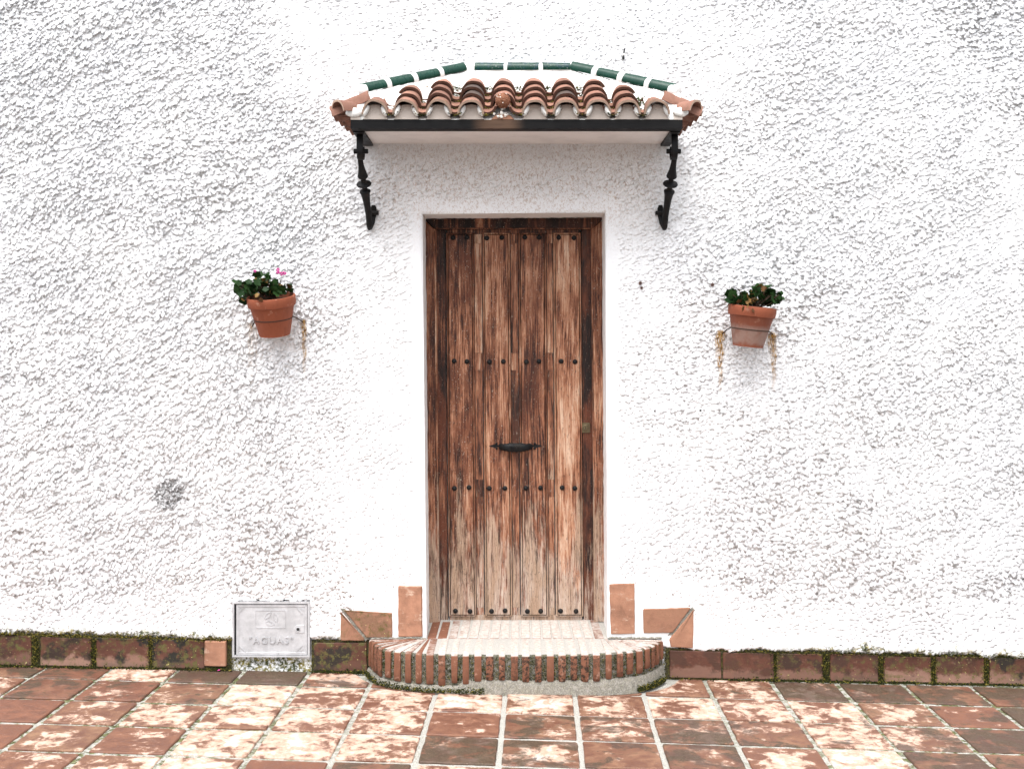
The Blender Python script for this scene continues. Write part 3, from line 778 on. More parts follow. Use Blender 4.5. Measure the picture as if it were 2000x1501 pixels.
# mortar core
def offs(P, d):
    out = []
    for i, p in enumerate(P):
        a = P[max(0, i - 1)]; b = P[min(len(P) - 1, i + 1)]
        t = nrm((b[0] - a[0], b[1] - a[1], 0)); out.append((p[0] + t.y * d, p[1] - t.x * d))
    return out
core = [along(FP, k / 90) for k in range(91)]
ins = offs(core, -.010)
v = []; f = []
n = len(ins)
for p in ins: v.append((p[0], min(.0, p[1]), .02))
for p in ins: v.append((p[0] + random.uniform(-.001, .001), min(.0, p[1]) + random.uniform(-.0015, .0015), .10))
for p in ins: v.append((p[0], min(.0, p[1]), ztop(p[0]) - .009))
in2 = offs(core, -.018)
for p in in2: v.append((p[0], min(.0, p[1]), ztop(p[0]) - .004))
for r_ in range(3):
    for k in range(n - 1): f.append((r_ * n + k, r_ * n + k + 1, (r_ + 1) * n + k + 1, (r_ + 1) * n + k))
f.append(tuple(range(3 * n, 4 * n)))
mesh_obj('mortar_core', v, f, M['joint'], step)
def m_stepwash():
    """step brick: front red, tread rubbed with old limewash (object colour r = how much wash is left)"""
    t = NT('washed_step_brick'); P = t.pos(); r = t.rand(); oc = t.ocol(); N = t.sep(t.normal())
    V = t.scale(P, (1, 1, 1), r); n1 = t.noise(V, 26.0, 6, .7); n2 = t.noise(V, 60, 6, .75); f_ = t.noise(P, 240, 3, .7)
    b = t.mix(n1, (.15, .058, .034), (.31, .135, .080))
    b = t.mix(t.math('MULTIPLY', t.ss(n2, .47, .56), oc[1]), b, (.030, .022, .016))
    b = t.mix(t.math('MULTIPLY', t.ss(n1, .58, .66), .5), b, (.58, .36, .27))
    b = t.mix(t.math('MULTIPLY', t.ss(n2, .58, .66), t.math('MULTIPLY', oc[2], 1.0)), b, (.10, .09, .03))
    up = t.ss(N[2], .35, .8)
    w = t.math('MULTIPLY', up, t.ss(t.math('ADD', t.math('MULTIPLY', n1, .7), t.math('MULTIPLY', oc[0], .75)), .48, .75))
    wc = t.mix(t.ss(n2, .35, .7), (.46, .385, .335), (.66, .62, .58))
    c = t.mix(w, b, wc)
    return t.done(c, .85, t.bump(t.math('ADD', f_, n1), .6, .005), spec=.25)
M['stepbrick'] = m_stepwash()
M['treadmortar'] = m_joint('tread_mortar', (.50, .475, .44), (.66, .64, .60), .10); trim(M['treadmortar'], .78); trim(M['stepbrick'], .80)
# tread mortar: a pale skin over the core between bricks
in3 = offs(core, -.024); v = []; f = []
for p in in3: v.append((p[0], min(.0, p[1]), ztop(p[0]) - .0035))
for p in in3: v.append((lerp(.02, p[0], .93), min(0.002, p[1] + .02) * .9, ztop(p[0]) - .0022))
for k in range(n - 1): f.append((k, k + 1, n + k + 1, n + k))
f.append(tuple(range(n, 2 * n)))
mesh_obj('tread_mortar', v, f, M['treadmortar'], step)
fronts_px = [727, 734.6, 745, 757.6, 776, 803, 830, 856, 878.6, 900, 921, 943, 966, 988, 1009.5, 1032, 1053, 1076, 1096.5, 1119, 1142.5, 1163, 1187, 1206, 1227, 1244, 1265, 1278, 1290]
NB = 31
for k in range(NB):
    t0 = (k + .5) / NB
    t0 = t0 + random.uniform(-.002, .002)
    p = along(FP, t0); a = along(FP, max(0, t0 - .008)); b = along(FP, min(1, t0 + .008))
    tg = nrm((b[0] - a[0], b[1] - a[1], 0))
    # back end on the wall line: corners fan out from the door jambs
    bxp = p[0]
    if p[0] < -.40: bxp = lerp(-.40, -.50, (-.40 - p[0]) / .32)
    if p[0] > .44: bxp = lerp(.44, .56, (p[0] - .44) / .32)
    back = Vector((bxp, .0 if abs(p[0] - bxp) < .05 else -.003 - .02 * random.random(), 0))
    if p[0] < -.66 or p[0] > .72: back = Vector((bxp, -.012, 0))
    fr = Vector((p[0], p[1], 0)); dr = (back - fr); L = dr.length; dr.normalize(); sd_ = Vector((-dr.y, dr.x, 0))
    wf = .0155 + random.uniform(-.0022, .0022); wb = wf if abs(bxp - p[0]) < .01 else wf * .45
    if abs(tg.dot(dr)) > .5: wf *= .8
    zt_ = ztop(p[0]) + random.uniform(-.002, .002); zb = BOTZ - .028 * max(0, min(1, (-p[0] - .05) / .3)) + gz(p[0]) * .6 + random.uniform(-.007, .006) + (.012 if p[0] > .5 else 0) + max(0, abs(p[0]) - .5) * .08
    jt = lambda s=.0012: random.uniform(-s, s)
    rings = []
    # sections from bottom front to back: build as loft of rounded nose profile
    nose = [(.004, zb), (-.001 + jt(), zb + .006), (-.002 + jt(), lerp(zb, zt_, .35)), (-.001 + jt(), lerp(zb, zt_, .7)), (.000, zt_ - .010), (.004, zt_ - .003), (.011, zt_), (L * .55, zt_ + jt()), (L, zt_)]
    v = []
    for (d, z) in nose:
        q = min(1, max(0, d / L)); w_ = lerp(wf, wb, q) + (jt() if d < .02 else 0)
        if z == zb: w_ *= .8
        c = fr + dr * d
        for s_ in (-1, -.75, .75, 1):
            zz = z - (.002 if abs(s_) == 1 and d > .009 else 0); cc = c + sd_ * (w_ * s_) + dr * (.002 if abs(s_) == 1 and d < .009 else 0)
            v.append((cc.x, cc.y, zz))
    f = []
    m_ = len(nose)
    for i in range(m_ - 1):
        for s_ in range(3): a0 = i * 4 + s_; f.append((a0, a0 + 4, a0 + 5, a0 + 1))
    # lower body sides + back bottom
    b0 = len(v); e1_ = fr + dr * .03
    base = []
    for s_ in (-1, 1):
        c1 = fr + dr * .045 + sd_ * (wf * s_); c2 = back + sd_ * (wb * s_)
        v += [(c1.x, c1.y, zb), (c2.x, c2.y, zt_ - .05), ]
    for s_, o_ in ((0, 0), (3, 2)):
        for i in range(m_ - 2):
            tri = (i * 4 + s_, (i + 1) * 4 + s_, b0 + o_); f.append(tri)
        f.append(((m_ - 2) * 4 + s_, (m_ - 1) * 4 + s_, b0 + o_ + 1, b0 + o_))
    o = mesh_obj('brick', v, f, M['stepbrick'], step, 50)
    me_ = o.data
    wash = .75 + random.uniform(-.2, .12)
    if p[0] < -.38: wash = .12 + .3 * random.random() + (.3 if random.random() < .2 else 0)
    if p[0] > .50: wash = .30 + .3 * random.random()
    dk = .95 if k in (9, 13, 14, 16, 17, 19, 20, 21) else (.5 if random.random() < .2 else .12)
    o.color = (wash, dk, .8 if k < 4 else .15, 1)
    if k in (9, 2, 28): o.color = (wash, .6, .3, 1)
# cement foot under the bricks
ft0 = [along(FP, k / 60) for k in range(61)]
v = []; f = []; n = len(ft0)
for d, z, j_ in ((.012, -.03, .002), (.008, .004, .003), (.000, .034, .004), (-.006, .062, .001), (-.02, .069, 0)):
    for p in offs(ft0, d):
        zz = z * (.55 if (p[0] < -.25 and z > .02) else 1) + gz(p[0]) * (1 if z < .05 else .5) + random.uniform(-j_, j_)
        v.append((p[0] + (.0 if abs(p[0]) < .5 else 0), min(-.002, p[1] + random.uniform(-j_, j_)), zz))
for r_ in range(4):
    for k in range(n - 1): f.append((r_ * n + k, r_ * n + k + 1, (r_ + 1) * n + k + 1, (r_ + 1) * n + k))
mesh_obj('cement_foot', v, f, M['cement'], step, 179)
# sloping brick threshold inside the opening
thr = empty('threshold', (.01, .1, .19), 'sloping whitewashed brick sill under the brown door, behind the rounded step', 'threshold')
x = OPX0b + .004; k = 0; zl, zh = .186, .222
mb = MB(); mb.add([(OPX0b, .002, zl - .004), (OPX1b, .002, zl - .004), (OPX1b, .26, zh - .004 + .008), (OPX0b, .26, zh + .004)], [(0, 1, 2, 3)])
mb.add([(OPX0b, .002, zl - .004), (OPX1b, .002, zl - .004), (OPX1b, .002, zl - .05), (OPX0b, .002, zl - .05)], [(3, 2, 1, 0)])
mb.build('sill_mortar', M['treadmortar'], thr)
while x < OPX1b - .02:
    w = min(random.uniform(.040, .047), OPX1b - .004 - x); sl_ = .012 if x < -.1 else (-.012 if x > .2 else 0)
    q = rough_poly([(x, .004), (x + w, .004), (x + w + sl_, .232), (x + sl_, .232)], .05, .0012, .002)
    hh = random.uniform(-.0015, .0015)
    vs, fs = slab(q, [(0, -.04), (0, -.003), (.003, 0)], lambda u, vv, h: (u, vv, zl + (zh - zl) * vv / .23 + h + hh))
    o = mesh_obj('brick', vs, fs, M['stepbrick'], thr)
    o.color = ({0: .05, 1: .05, 2: .42, 3: .5}.get(k, .97 if random.random() < .8 else .66), .1, .1, 1)
    if x > .40: o.color = (.35, .2, .1, 1)
    x += w + .009; k += 1
# mortar fillet along the wall line above the step
mb = MB()
for a, b, yy in ((-.70, OPX0b - .002, 1245), (OPX1b + .002, .742, 1241)):
    n = 26
    P_ = [(lerp(a, b, i / n), -.004 + random.uniform(-.003, .001), lerp(W(0, 1247)[1], W(0, 1243)[1], 0.5) + random.uniform(-.002, .003)) for i in range(n + 1)]
    mb = MB(); mb.sweep(P_, .016, .010, (0, 1, 0), round_=True, n=6); mb.build('mortar_fillet', M['cement'], step, 60)

# ------------------------------------------------------------------ door
DY = .20
door = empty('front_door', (.01, DY, .22), 'weathered brown plank door with black studs under the tiled canopy', 'door')
def DW(px, py, y=DY): return W(px, py, y)
def dquad(pts, y, rings, name, col, parent=None, jit=0.0):
    """pts TL,TR,BR,BL in photo pixels on plane y; rings [(inset, y offset)...]"""
    q = [DW(px, py, y) for px, py in (pts[3], pts[2], pts[1], pts[0])]
    if jit: q = rough_poly(q, .03, jit)
    vs, fs = slab(q, rings, lambda u, v, h: (u, y + h, v))
    o = mesh_obj(name, vs, fs, M['wood'], parent or door); o.color = (*col, 1); return o
def lean(px, py): return px + (py - 455) / 750 * 5.0
FR = [(0, .05), (0, .002), (.0025, 0)]
# frame
dquad([(826, 427), (847, 446), (856, 1215), (835, 1218)], DY, [(0, .06), (0, .003), (.003, 0)], 'frame_jamb', (.50, .30, .35), jit=.0008)
dquad([(1157, 446), (1180, 427), (1186, 1214), (1163, 1214)], DY, [(0, .06), (0, .003), (.003, 0)], 'frame_jamb', (.56, .35, .3), jit=.0008)
dquad([(826, 425), (1181, 424), (1158, 445), (848, 445)], DY, [(0, .06), (0, .003), (.003, 0)], 'frame_head', (.16, .0, .3), jit=.0008)
# inner bead of the frame
dquad([(846, 444), (850.5, 446), (859, 1216), (855, 1216)], DY + .008, [(0, .04), (0, .002), (.0012, 0)], 'frame_bead', (.60, .4, 0))
dquad([(1154.5, 446), (1159, 444), (1165, 1214), (1160.5, 1214)], DY + .008, [(0, .04), (0, .002), (.0012, 0)], 'frame_bead', (.55, .7, 0))
dquad([(848, 442), (1157, 442), (1156, 447), (849, 447)], DY + .008, [(0, .04), (0, .002), (.0012, 0)], 'frame_bead', (.42, .2, 0))
# leaf backing
LY = DY + .032
planks = [(871, 925), (942, 995.5), (1012, 1066), (1080, 1134)]
PT, PB = 454.5, 1203
# stiles and rails (flush boards), each its own piece with thin seams
def board(x0, x1, y0, y1, col, name='rail_board', yy=LY, g=1.0):
    return dquad([(lean(x0, y0) + g, y0 + .15), (lean(x1, y0) - g, y0 + .15), (lean(x1, y1) - g, y1 - .15), (lean(x0, y1) + g, y1 - .15)], yy, [(0, .015), (0, .0008), (.0007, 0)], name, col)
board(849, 870.7, 444, 1214, (.23, .06, .9), 'stile')
board(1134.5, 1158, 444, 1214, (.21, .05, .9), 'stile')
board(873, 1133, 444, 457, (.34, .05, .4), 'top_rail')
board(873, 1133, 1200, 1214, (.36, .25, .2), 'bottom_rail')
gaps = [(925.3, 941.7), (995.8, 1011.7), (1066.3, 1079.7)]
for gi, (a, b) in enumerate(gaps):
    cA = [(.70, .75, .1), (.47, .35, .3), (.62, .55, .1)][gi]
    board(a, b, 457, 475, (cA[0] - .08, .1, .3), 'cross_rail')
    board(a, b, 475, 689, cA, 'gap_board')
    board(a, b, 689, 723, (.62 if gi == 0 else .50, .7 if gi == 0 else .25, .2), 'cross_rail')
    board(a, b, 723, 936, [(.58, .35, .3), (.40, .1, .4), (.60, .5, .2)][gi], 'gap_board')
    board(a, b, 936, 970, (.50, .0, .5), 'cross_rail')
    board(a, b, 970, 1186, (.50, .25, .1), 'gap_board')
    board(a, b, 1186, 1200, (.42, .2, .2), 'cross_rail')
# raised planks with moulded edge; the two halves glued at a seam
pc = [(.52, .18, .75), (.55, .30, .25), (.48, .36, .5), (.66, .34, .05)]
RG = [(0, .012), (0, -.002), (.003, -.010), (.0085, -.0115), (.0088, -.002), (.0118, -.002), (.0120, -.013), (.014, -.0145)]
for i, (a, b) in enumerate(planks):
    P4 = [(lean(a, PT), PT), (lean(b, PT) + .3, PT), (lean(b, PB) + .6, PB), (lean(a, PB) + .6, PB)]
    q = [DW(px, py, LY) for px, py in (P4[3], P4[2], P4[1], P4[0])]
    vs, fs = slab(q, RG, lambda u, v, h: (u, LY + h, v))
    o = mesh_obj('plank', vs, fs, None, door, None, mats=[M['wood'], M['groove']], fm=[1 if 12 <= fi < 24 else 0 for fi in range(len(fs))]); o.color = (*pc[i], 1)  # groove faces dark: grime plus moulding shade put into the colour
# long seams / drying cracks on plank faces
for (px, y0, y1, w) in ((979, 600, 1195, 1.1), (1046, 456, 700, .9), (1106, 470, 690, .9), (1116, 1000, 1195, 1.4), (896, 700, 860, .6), (968, 940, 1190, .8), (912, 520, 600, .5)):
    n = 14; P_ = [(*[0] * 3,)] * 0
    for k in range(n + 1):
        py = lerp(y0, y1, k / n); x, z = DW(lean(px, py) + random.uniform(-.7, .7), py, LY - .012)
        P_.append((x, LY - .0121, z))
    mb = MB(); mb.sweep(P_, w / 392 * 1.0, .0012, (1, 0, 0)); mb.build('drying_crack', M['black'], door)
# studs
def stud_mesh():
    m = MB(); prof = [(.0165, -.001), (.0165, .001), (.0148, .002), (.0150, .005), (.0138, .009), (.0110, .0125), (.0070, .0148), (.0025, .0157)]
    m.lathe(prof, (0, 0, 0), (0, -1, 0), 16); me_ = D.meshes.new('stud'); me_.from_pydata(m.v, [], m.f); me_.materials.append(M['iron']); me_.shade_smooth(); me_.set_sharp_from_angle(angle=R(50)); return me_
sm = stud_mesh()
rows = [(464, (885, 912, 951, 980, 1025, 1053, 1091, 1121)), (705.5, (887, 912, 956, 983, 1028, 1052.6, 1096, 1123)), (952, (887.6, 916, 955.5, 986, 1027, 1055.6, 1098, 1122.5)), (1192, (889.6, 918, 960, 986.5, 1030, 1056, 1095, 1125))]
first = True
for py, pxs in rows:
    for px in pxs:
        x, z = DW(px, py + random.uniform(-1, 1), LY - .012)
        o = D.objects.new('stud', sm); COL.objects.link(o); o.parent = door
        o.location = Vector((x, LY - .0125, z)) - parent_pos(door); o.scale = (.86, .86, .86)
        if px == 951: tag(o, 'stud with its black paint worn to bare metal')
# handle
x0, zc = DW(955, 870, LY); x1, _ = DW(1059, 870, LY); xm = (x0 + x1) / 2; hl = (x1 - x0) / 2
hy = LY - .0125
out = []
for t_ in [0, .06, .12, .17, .20, .24, .28, .31, .345, .38, .42, .5]:
    wv = {0: .0006, .06: .006, .12: .0115, .17: .0045, .20: .0100, .24: .0165, .28: .0085, .31: .0065, .345: .0140, .38: .0170, .42: .0150, .5: .0150}[t_]
    out.append((t_ * 2, wv))
up_ = [(xm - hl * (1 - u), w) for u, w in out] + [(xm + hl * (1 - u), w) for u, w in reversed(out[:-1])]
mbp = MB(); n_ = len(up_)
vs = [(x, hy, zc + w) for x, w in up_] + [(x, hy, zc - w) for x, w in up_] + [(x, hy - .004, zc + w * .8) for x, w in up_] + [(x, hy - .004, zc - w * .8) for x, w in up_]
fs = []
for k in range(n_ - 1):
    fs += [(2 * n_ + k, 2 * n_ + k + 1, 3 * n_ + k + 1, 3 * n_ + k), (k, k + 1, 2 * n_ + k + 1, 2 * n_ + k), (n_ + k, 3 * n_ + k, 3 * n_ + k + 1, n_ + k + 1)]
plate = mesh_obj('handle_plate', vs, fs, M['iron'], door, 30)
mb = MB()
pth = []; wd = []; hd = []
for k in range(25):
    u = k / 24 * 2 - 1; xx = xm + u * .080
    yy = hy - .004 - .030 * (1 - abs(u) ** 4)
    pth.append((xx, yy, zc - .003 - .004 * (1 - u * u)))
    s_ = .030 + .014 * (1 - u * u) + .0025 * math.sin(k * 2.1)
    wd.append(s_); hd.append(s_ * .42)
mb.sweep(pth, wd, hd, (0, 0, 1), round_=True, n=10)
for s_ in (-1, 1):
    for dz_2 in (.012, -.012): mb.ball((xm + s_ * .098, hy - .006, zc + dz_2), .0065, 8, 5)
    mb.lathe([(.011, 0), (.012, .006), (.008, .012)], (xm + s_ * .078, hy, zc), (0, -1, 0), 10)
for k in (-2, -1, 0, 1, 2): mb.ball((xm + k * .012, hy - .044, zc - .004), (.004, .004, .010), 8, 5)
bar = mb.build('pull_bar', M['iron'], plate, 50)
# lock
lx0, lz1 = DW(1134.5, 825, LY); lx1, lz0 = DW(1152.5, 845, LY)
q = rough_poly([(lx0, lz0), (lx1, lz0), (lx1, lz1), (lx0, lz1)], .05, 0, .003)
vs, fs = slab(q, [(0, 0), (0, -.003), (.0015, -.0045)], lambda u, v, h: (u, LY + h, v))
lk = mesh_obj('lock_plate', vs, fs, M['brass'], door)
mb = MB(); cx_, cz_ = (lx0 + lx1) / 2, (lz0 + lz1) / 2
mb.lathe([(.017, 0), (.017, .004), (.0145, .005), (.0140, .0035), (.011, .0035), (.0105, .006), (.003, .0065)], (cx_, LY - .0045, cz_), (0, -1, 0), 18)
mb.build('lock_cylinder', M['brass'], lk, 40)
mb = MB(); mb.box(cx_ - .0012, cx_ + .0012, LY - .0118, LY - .0105, cz_ - .006, cz_ + .006); mb.build('keyhole', M['black'], lk)

# ------------------------------------------------------------------ canopy
CP = .42
can = empty('tiled_canopy', (.03, 0, 2.63), 'small hipped canopy of red clay roof tiles with green glazed ridge above the door', 'canopy')
SL = R(30); u_ = Vector((0, math.cos(SL), math.sin(SL))); n_v = Vector((0, -math.sin(SL), math.cos(SL)))
# iron beam and side straps
mb = MB(); mb.box(-.742, .784, -CP - .002, -CP + .028, 2.634, 2.674); mb.box(-.742, .784, -CP + .028, -CP + .070, 2.634, 2.641); mb.build('front_beam', M['beam'], can)
for a, b in ((-.742, -.690), (.738, .784)):
    mb = MB(); mb.box(a, b, -CP + .071, -.002, 2.629, 2.640); mb.build('side_strap', M['iron'], can)
mb = MB(); mb.box(-.7415, .7835, -CP + .029, .010, 2.6415, 2.672); mb.build('soffit', M['soffit'], can)
# mortar bed: hipped surface below the tiles and thick fillets up to the ridge
def seg_d(px, py, a, b):
    ab = (b[0] - a[0], b[1] - a[1]); L = ab[0] ** 2 + ab[1] ** 2; t = max(0, min(1, ((px - a[0]) * ab[0] + (py - a[1]) * ab[1]) / L))
    return math.hypot(px - a[0] - t * ab[0], py - a[1] - t * ab[1]), t
RA, RB = (-.245, -.045), (.300, -.045); HA, HB = (-.712, -.335), (.766, -.335); ZR, ZH = 3.001, 2.823
def bedz(x, y):
    fz = 2.678 + (y + .42) * math.tan(SL) - .004
    sl_ = 2.690 + (x + .745) * .62; sr_ = 2.690 + (.787 - x) * .62
    b = min(fz, sl_, sr_)
    c = []
    for a, bb, za, zb in ((RA, RB, ZR, ZR), (RA, HA, ZR, ZH), (RB, HB, ZR, ZH)):
        d, t = seg_d(x, y, a, bb); c.append(lerp(za, zb, t) - .012 - max(0, d - .024) * 1.5)
    return max(b, max(c))
nxg, nyg = 190, 56; v = []; f = []
for j in range(nyg + 1):
    for i in range(nxg + 1):
        x = lerp(-.742, .784, i / nxg); y = lerp(-.418, .01, j / nyg)
        v.append((x, y, max(2.6735, bedz(x, y) + (random.uniform(-.0018, .0018) + .003 * math.sin(x * 40 + 3 * math.sin(y * 50)) if j > 3 else 0))))
for j in range(nyg):
    for i in range(nxg): a = j * (nxg + 1) + i; f.append((a, a + 1, a + nxg + 2, a + nxg + 1))
nb = len(v)
for i in range(nxg + 1): x = lerp(-.742, .784, i / nxg); v.append((x, -.418, 2.6725))
for i in range(nxg): f.append((nb + i, nb + i + 1, i + 1, i))
for (i_, ) in ((0,), (nxg,)):
    nb = len(v); 
    for j in range(nyg + 1): v.append((v[i_][0], lerp(-.418, .01, j / nyg), 2.6725))
    for j in range(nyg):
        a = j * (nxg + 1) + i_; b = a + nxg + 1; q = (nb + j, nb + j + 1, b, a); f.append(q if i_ else q[::-1])
mesh_obj('mortar_bed', v, f, M['bedding'], can, 179)

def barrel(L, r0, r1, th, half=R(90), n=14, ky=1.12, leg=0.0):
    """curved clay tile; axis +y, crown +z, springing at z=0; r0 at the front (wide) end"""
    v = []; f = []
    ns = 3
    for s_ in range(ns + 1):
        t = s_ / ns; r = lerp(r0, r1, t); y = L * t
        for rr in (r, r - th):
            for k in range(n + 1):
                a = -half + 2 * half * k / n
                v.append((rr * math.sin(a), y, rr * math.cos(a) * ky))
    m = n + 1
    for s_ in range(ns):
        o0 = s_ * 2 * m; o1 = (s_ + 1) * 2 * m
        for k in range(n):
            f.append((o0 + k, o0 + k + 1, o1 + k + 1, o1 + k)); f.append((o0 + m + k + 1, o0 + m + k, o1 + m + k, o1 + m + k + 1))
        f.append((o0, o1, o1 + m, o0 + m)); f.append((o0 + n, o0 + m + n, o1 + m + n, o1 + n))
    f += [(k + 1, k, m + k, m + k + 1) for k in range(n)]
    o0 = ns * 2 * m; f += [(o0 + k, o0 + k + 1, o0 + m + k + 1, o0 + m + k) for k in range(n)]
    return v, f
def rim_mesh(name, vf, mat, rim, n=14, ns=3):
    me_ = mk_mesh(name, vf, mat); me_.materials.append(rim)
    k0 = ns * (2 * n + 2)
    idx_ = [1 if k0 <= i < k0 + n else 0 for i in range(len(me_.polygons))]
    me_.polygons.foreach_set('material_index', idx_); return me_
def mk_mesh(name, vf, mat, smooth=40):
    me_ = D.meshes.new(name); me_.from_pydata([tuple(p) for p in vf[0]], [], vf[1]); me_.materials.append(mat); me_.shade_smooth(); me_.set_sharp_from_angle(angle=R(smooth)); return me_
def vary(vf, s):
    r = random.Random(s); a, b, c = r.uniform(-.06, .06), r.uniform(0, 6), r.uniform(-.002, .002)
    return [(x * (1 + a * .3) + .0012 * math.sin(y * 40 + b), y + .004 * math.sin(x * 60 + b), z + .001 * math.sin(x * 90 + b)) for x, y, z in vf[0]], vf[1]
M['rim'] = simple('shaded_soiled_tile_rim', (.085, .042, .030), .9, 0, 70, .6, .15); M['rim_pale'] = simple('limed_tile_rim', (.42, .30, .23), .9, 0, 60, .5, .15)  # dark rim: dirt plus underside shade painted into its colour
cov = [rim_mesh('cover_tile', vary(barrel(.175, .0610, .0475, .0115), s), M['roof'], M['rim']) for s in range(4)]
cov0 = [rim_mesh('cover_tile', vary(barrel(.175, .0610, .0475, .0095), s), M['roof'], M['rim_pale']) for s in range(4)]
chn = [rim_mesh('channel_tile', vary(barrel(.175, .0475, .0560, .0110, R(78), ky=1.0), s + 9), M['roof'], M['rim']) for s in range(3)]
def place(me_, name, parent, loc, ydir, zdir, col=(.3, .1, .1), roll=0.0):
    yv = nrm(ydir); zv = Vector(zdir); xv = yv.cross(zv).normalized(); zv = xv.cross(yv).normalized()
    m = Matrix((xv, yv, zv)).transposed().to_4x4() @ Matrix.Rotation(roll, 4, 'Y')
    o = D.objects.new(name, me_); COL.objects.link(o); o.parent = parent
    o.matrix_local = Matrix.Translation(Vector(loc) - parent_pos(parent)) @ m
    o.color = (*col, 1); return o
colx = [W(px, 0, -.44)[0] for px in (732, 793, 856, 920.5, 982, 1045, 1107, 1168.5, 1225.5, 1284)]
ncov = [1, 3, 4, 4, 4, 4, 4, 4, 3, 1]
EX = .0985
def tcol(kind=0):
    return {0: (random.uniform(.2, .6), random.uniform(0, .12), random.uniform(0, .15)), 1: (.05, 1.6, .2), 2: (.5, .2, .5)}[kind]
tilt = R(5.5)
td_c = Vector((0, math.cos(SL - tilt), math.sin(SL - tilt)))
for ci, x in enumerate(colx):
    for k in range(ncov[ci]):
        if ci == 4 and k == 0: continue
        if ci in (0, 9) and k > 0: continue
        p = Vector((x + random.uniform(-.003, .003), -.442, 2.686)) + u_ * (EX * k + random.uniform(-.004, .004)) + n_v * (.009)
        kd = 1 if (ci, k) in ((3, 1), (3, 2), (6, 1)) else (2 if k == 0 and random.random() < .4 else 0)
        c = tcol(kd)
        if (ci, k) == (3, 0): c = (.9, 0, .1)
        o = place(random.choice(cov0 if k == 0 else cov), 'cover_tile', can, p, td_c, n_v, c, random.uniform(-.04, .04))
        if ci in (0, 9): o.scale = (1, .72, 1)
    if ci < len(colx) - 1:
        xc = (x + colx[ci + 1]) / 2
        nn = 4 if 1 <= ci <= 7 else 2
        for k in range(nn):
            p = Vector((xc + random.uniform(-.002, .002), -.447, 2.681 + .053)) + u_ * (EX * k + random.uniform(-.003, .003)) + n_v * .004
            place(random.choice(chn), 'channel_tile', can, p, td_c, -n_v, (random.uniform(.2, .5), random.uniform(0, .3), random.uniform(.1, .55)))
# white and beige mortar in the arches
mb = MB(); mw = MB()
for ci, x in enumerate(colx):
    if ci != 4:
        # infill face: bottle-shaped, recessed
        pts = [(-.060, 2.6738), (.060, 2.6738), (.050, 2.688), (.034, 2.704), (.030, 2.730), (.024, 2.742), (0, 2.746), (-.024, 2.742), (-.030, 2.730), (-.034, 2.704), (-.050, 2.688)]
        vs, fs = slab([(x + a, b) for a, b in pts], [(0, .10), (0, .004), (.002, 0)], lambda u, v_, h: (u, -.4215 + h, v_)); mb.add(vs, fs); mb.build('arch_infill', M['infill'], can, 40); mb = MB()
    for s_ in (-1, 1):
        if ci == 4 : continue
        cx_ = x + s_ * .041; n0 = len(mw.v)
        mw.ball((cx_, -.436, 2.7125), (.0125, .014, .027), 10, 8, jit=.10)
        mw.v[n0:] = [(x + (vx - x) + s_ * -.35 * (vz - 2.712) , vy, vz) for vx, vy, vz in mw.v[n0:]]; mw.build('mortar_lump', M['bedding'], can, 179); mw = MB()
mb.box(-.7415, -.700, -.423, -.35, 2.6735, 2.705); mb.build('arch_infill', M['infill'], can, 40); mb = MB(); mb.box(.745, .7835, -.4235, -.35, 2.6735, 2.705)
mb.build('arch_infill', M['infill'], can, 40)
mw.ball((-.725, -.425, 2.706), (.040, .012, .022), 12, 8, jit=.08); mw.build('mortar_lump', M['bedding'], can, 179); mw = MB(); mw.ball((.775, -.425, 2.708), (.035, .012, .022), 12, 8, jit=.08)
mw.build('mortar_lump', M['bedding'], can, 179)
# broken channel edges and crumbs where the front tile is missing
for (a, b) in (((972, 222), (967, 236)), ((989, 221), (993, 240))):
    pass
xg = colx[4]
mb = MB(); 
for k in range(26):
    mb.ball((xg + random.gauss(0, .016), -.425 + random.uniform(0, .03), 2.685 + abs(random.gauss(0, .015))), random.uniform(.003, .009), 5, 4, jit=.3)
mb.build('mortar_crumbs', M['dirt_white'], can)
mb = MB(); vs, fs = slab([(xg - .055, 2.6738), (xg + .055, 2.6738), (xg + .034, 2.694), (xg, 2.702), (xg - .034, 2.694)], [(0, .08), (0, .003), (.002, 0)], lambda u, v_, h: (u, -.4215 + h, v_)); mb.add(vs, fs)
o = mb.build('arch_infill', M['inset'], can, 40); o.color = (.8, .1, .2, 1)
# side tiles facing left and right, seen from below
side = [mk_mesh('cover_tile', vary(barrel(.19, .0600, .050, .0095, ky=1.05), s + 30), M['roof']) for s in range(2)]
dark_side = (.0, .15, .0)
for sx, xe in ((-1, -.822), (1, .862)):
    for k, y in enumerate((-.355, -.262, -.170, -.080)):
        yd = nrm((-sx, .06, .50)); 
        place(side[k % 2], 'cover_tile', can, (xe - sx * .012 * k, y, 2.690 - .004 * k), yd, (sx * .5, 0, 1), (.1, .15, .05))
    for k, y in enumerate((-.31, -.215, -.125)):
        yd = nrm((-sx, .04, .50)); place(chn[k], 'channel_tile', can, (xe - sx * .012 * k, y, 2.728 - .004 * k), yd, (-sx * .5, 0, -1), (.1, .15, .05))
    # corner tile, turned a little towards the street
    yd = nrm((-sx * .74, .65, .14))
    o = place(cov0[1], 'cover_tile', can, ((-.800 if sx < 0 else .846), -.432, 2.700), yd, (sx * .16, 0, 1), (.15, .25, .15)); o.scale = (.90, .66, .93)
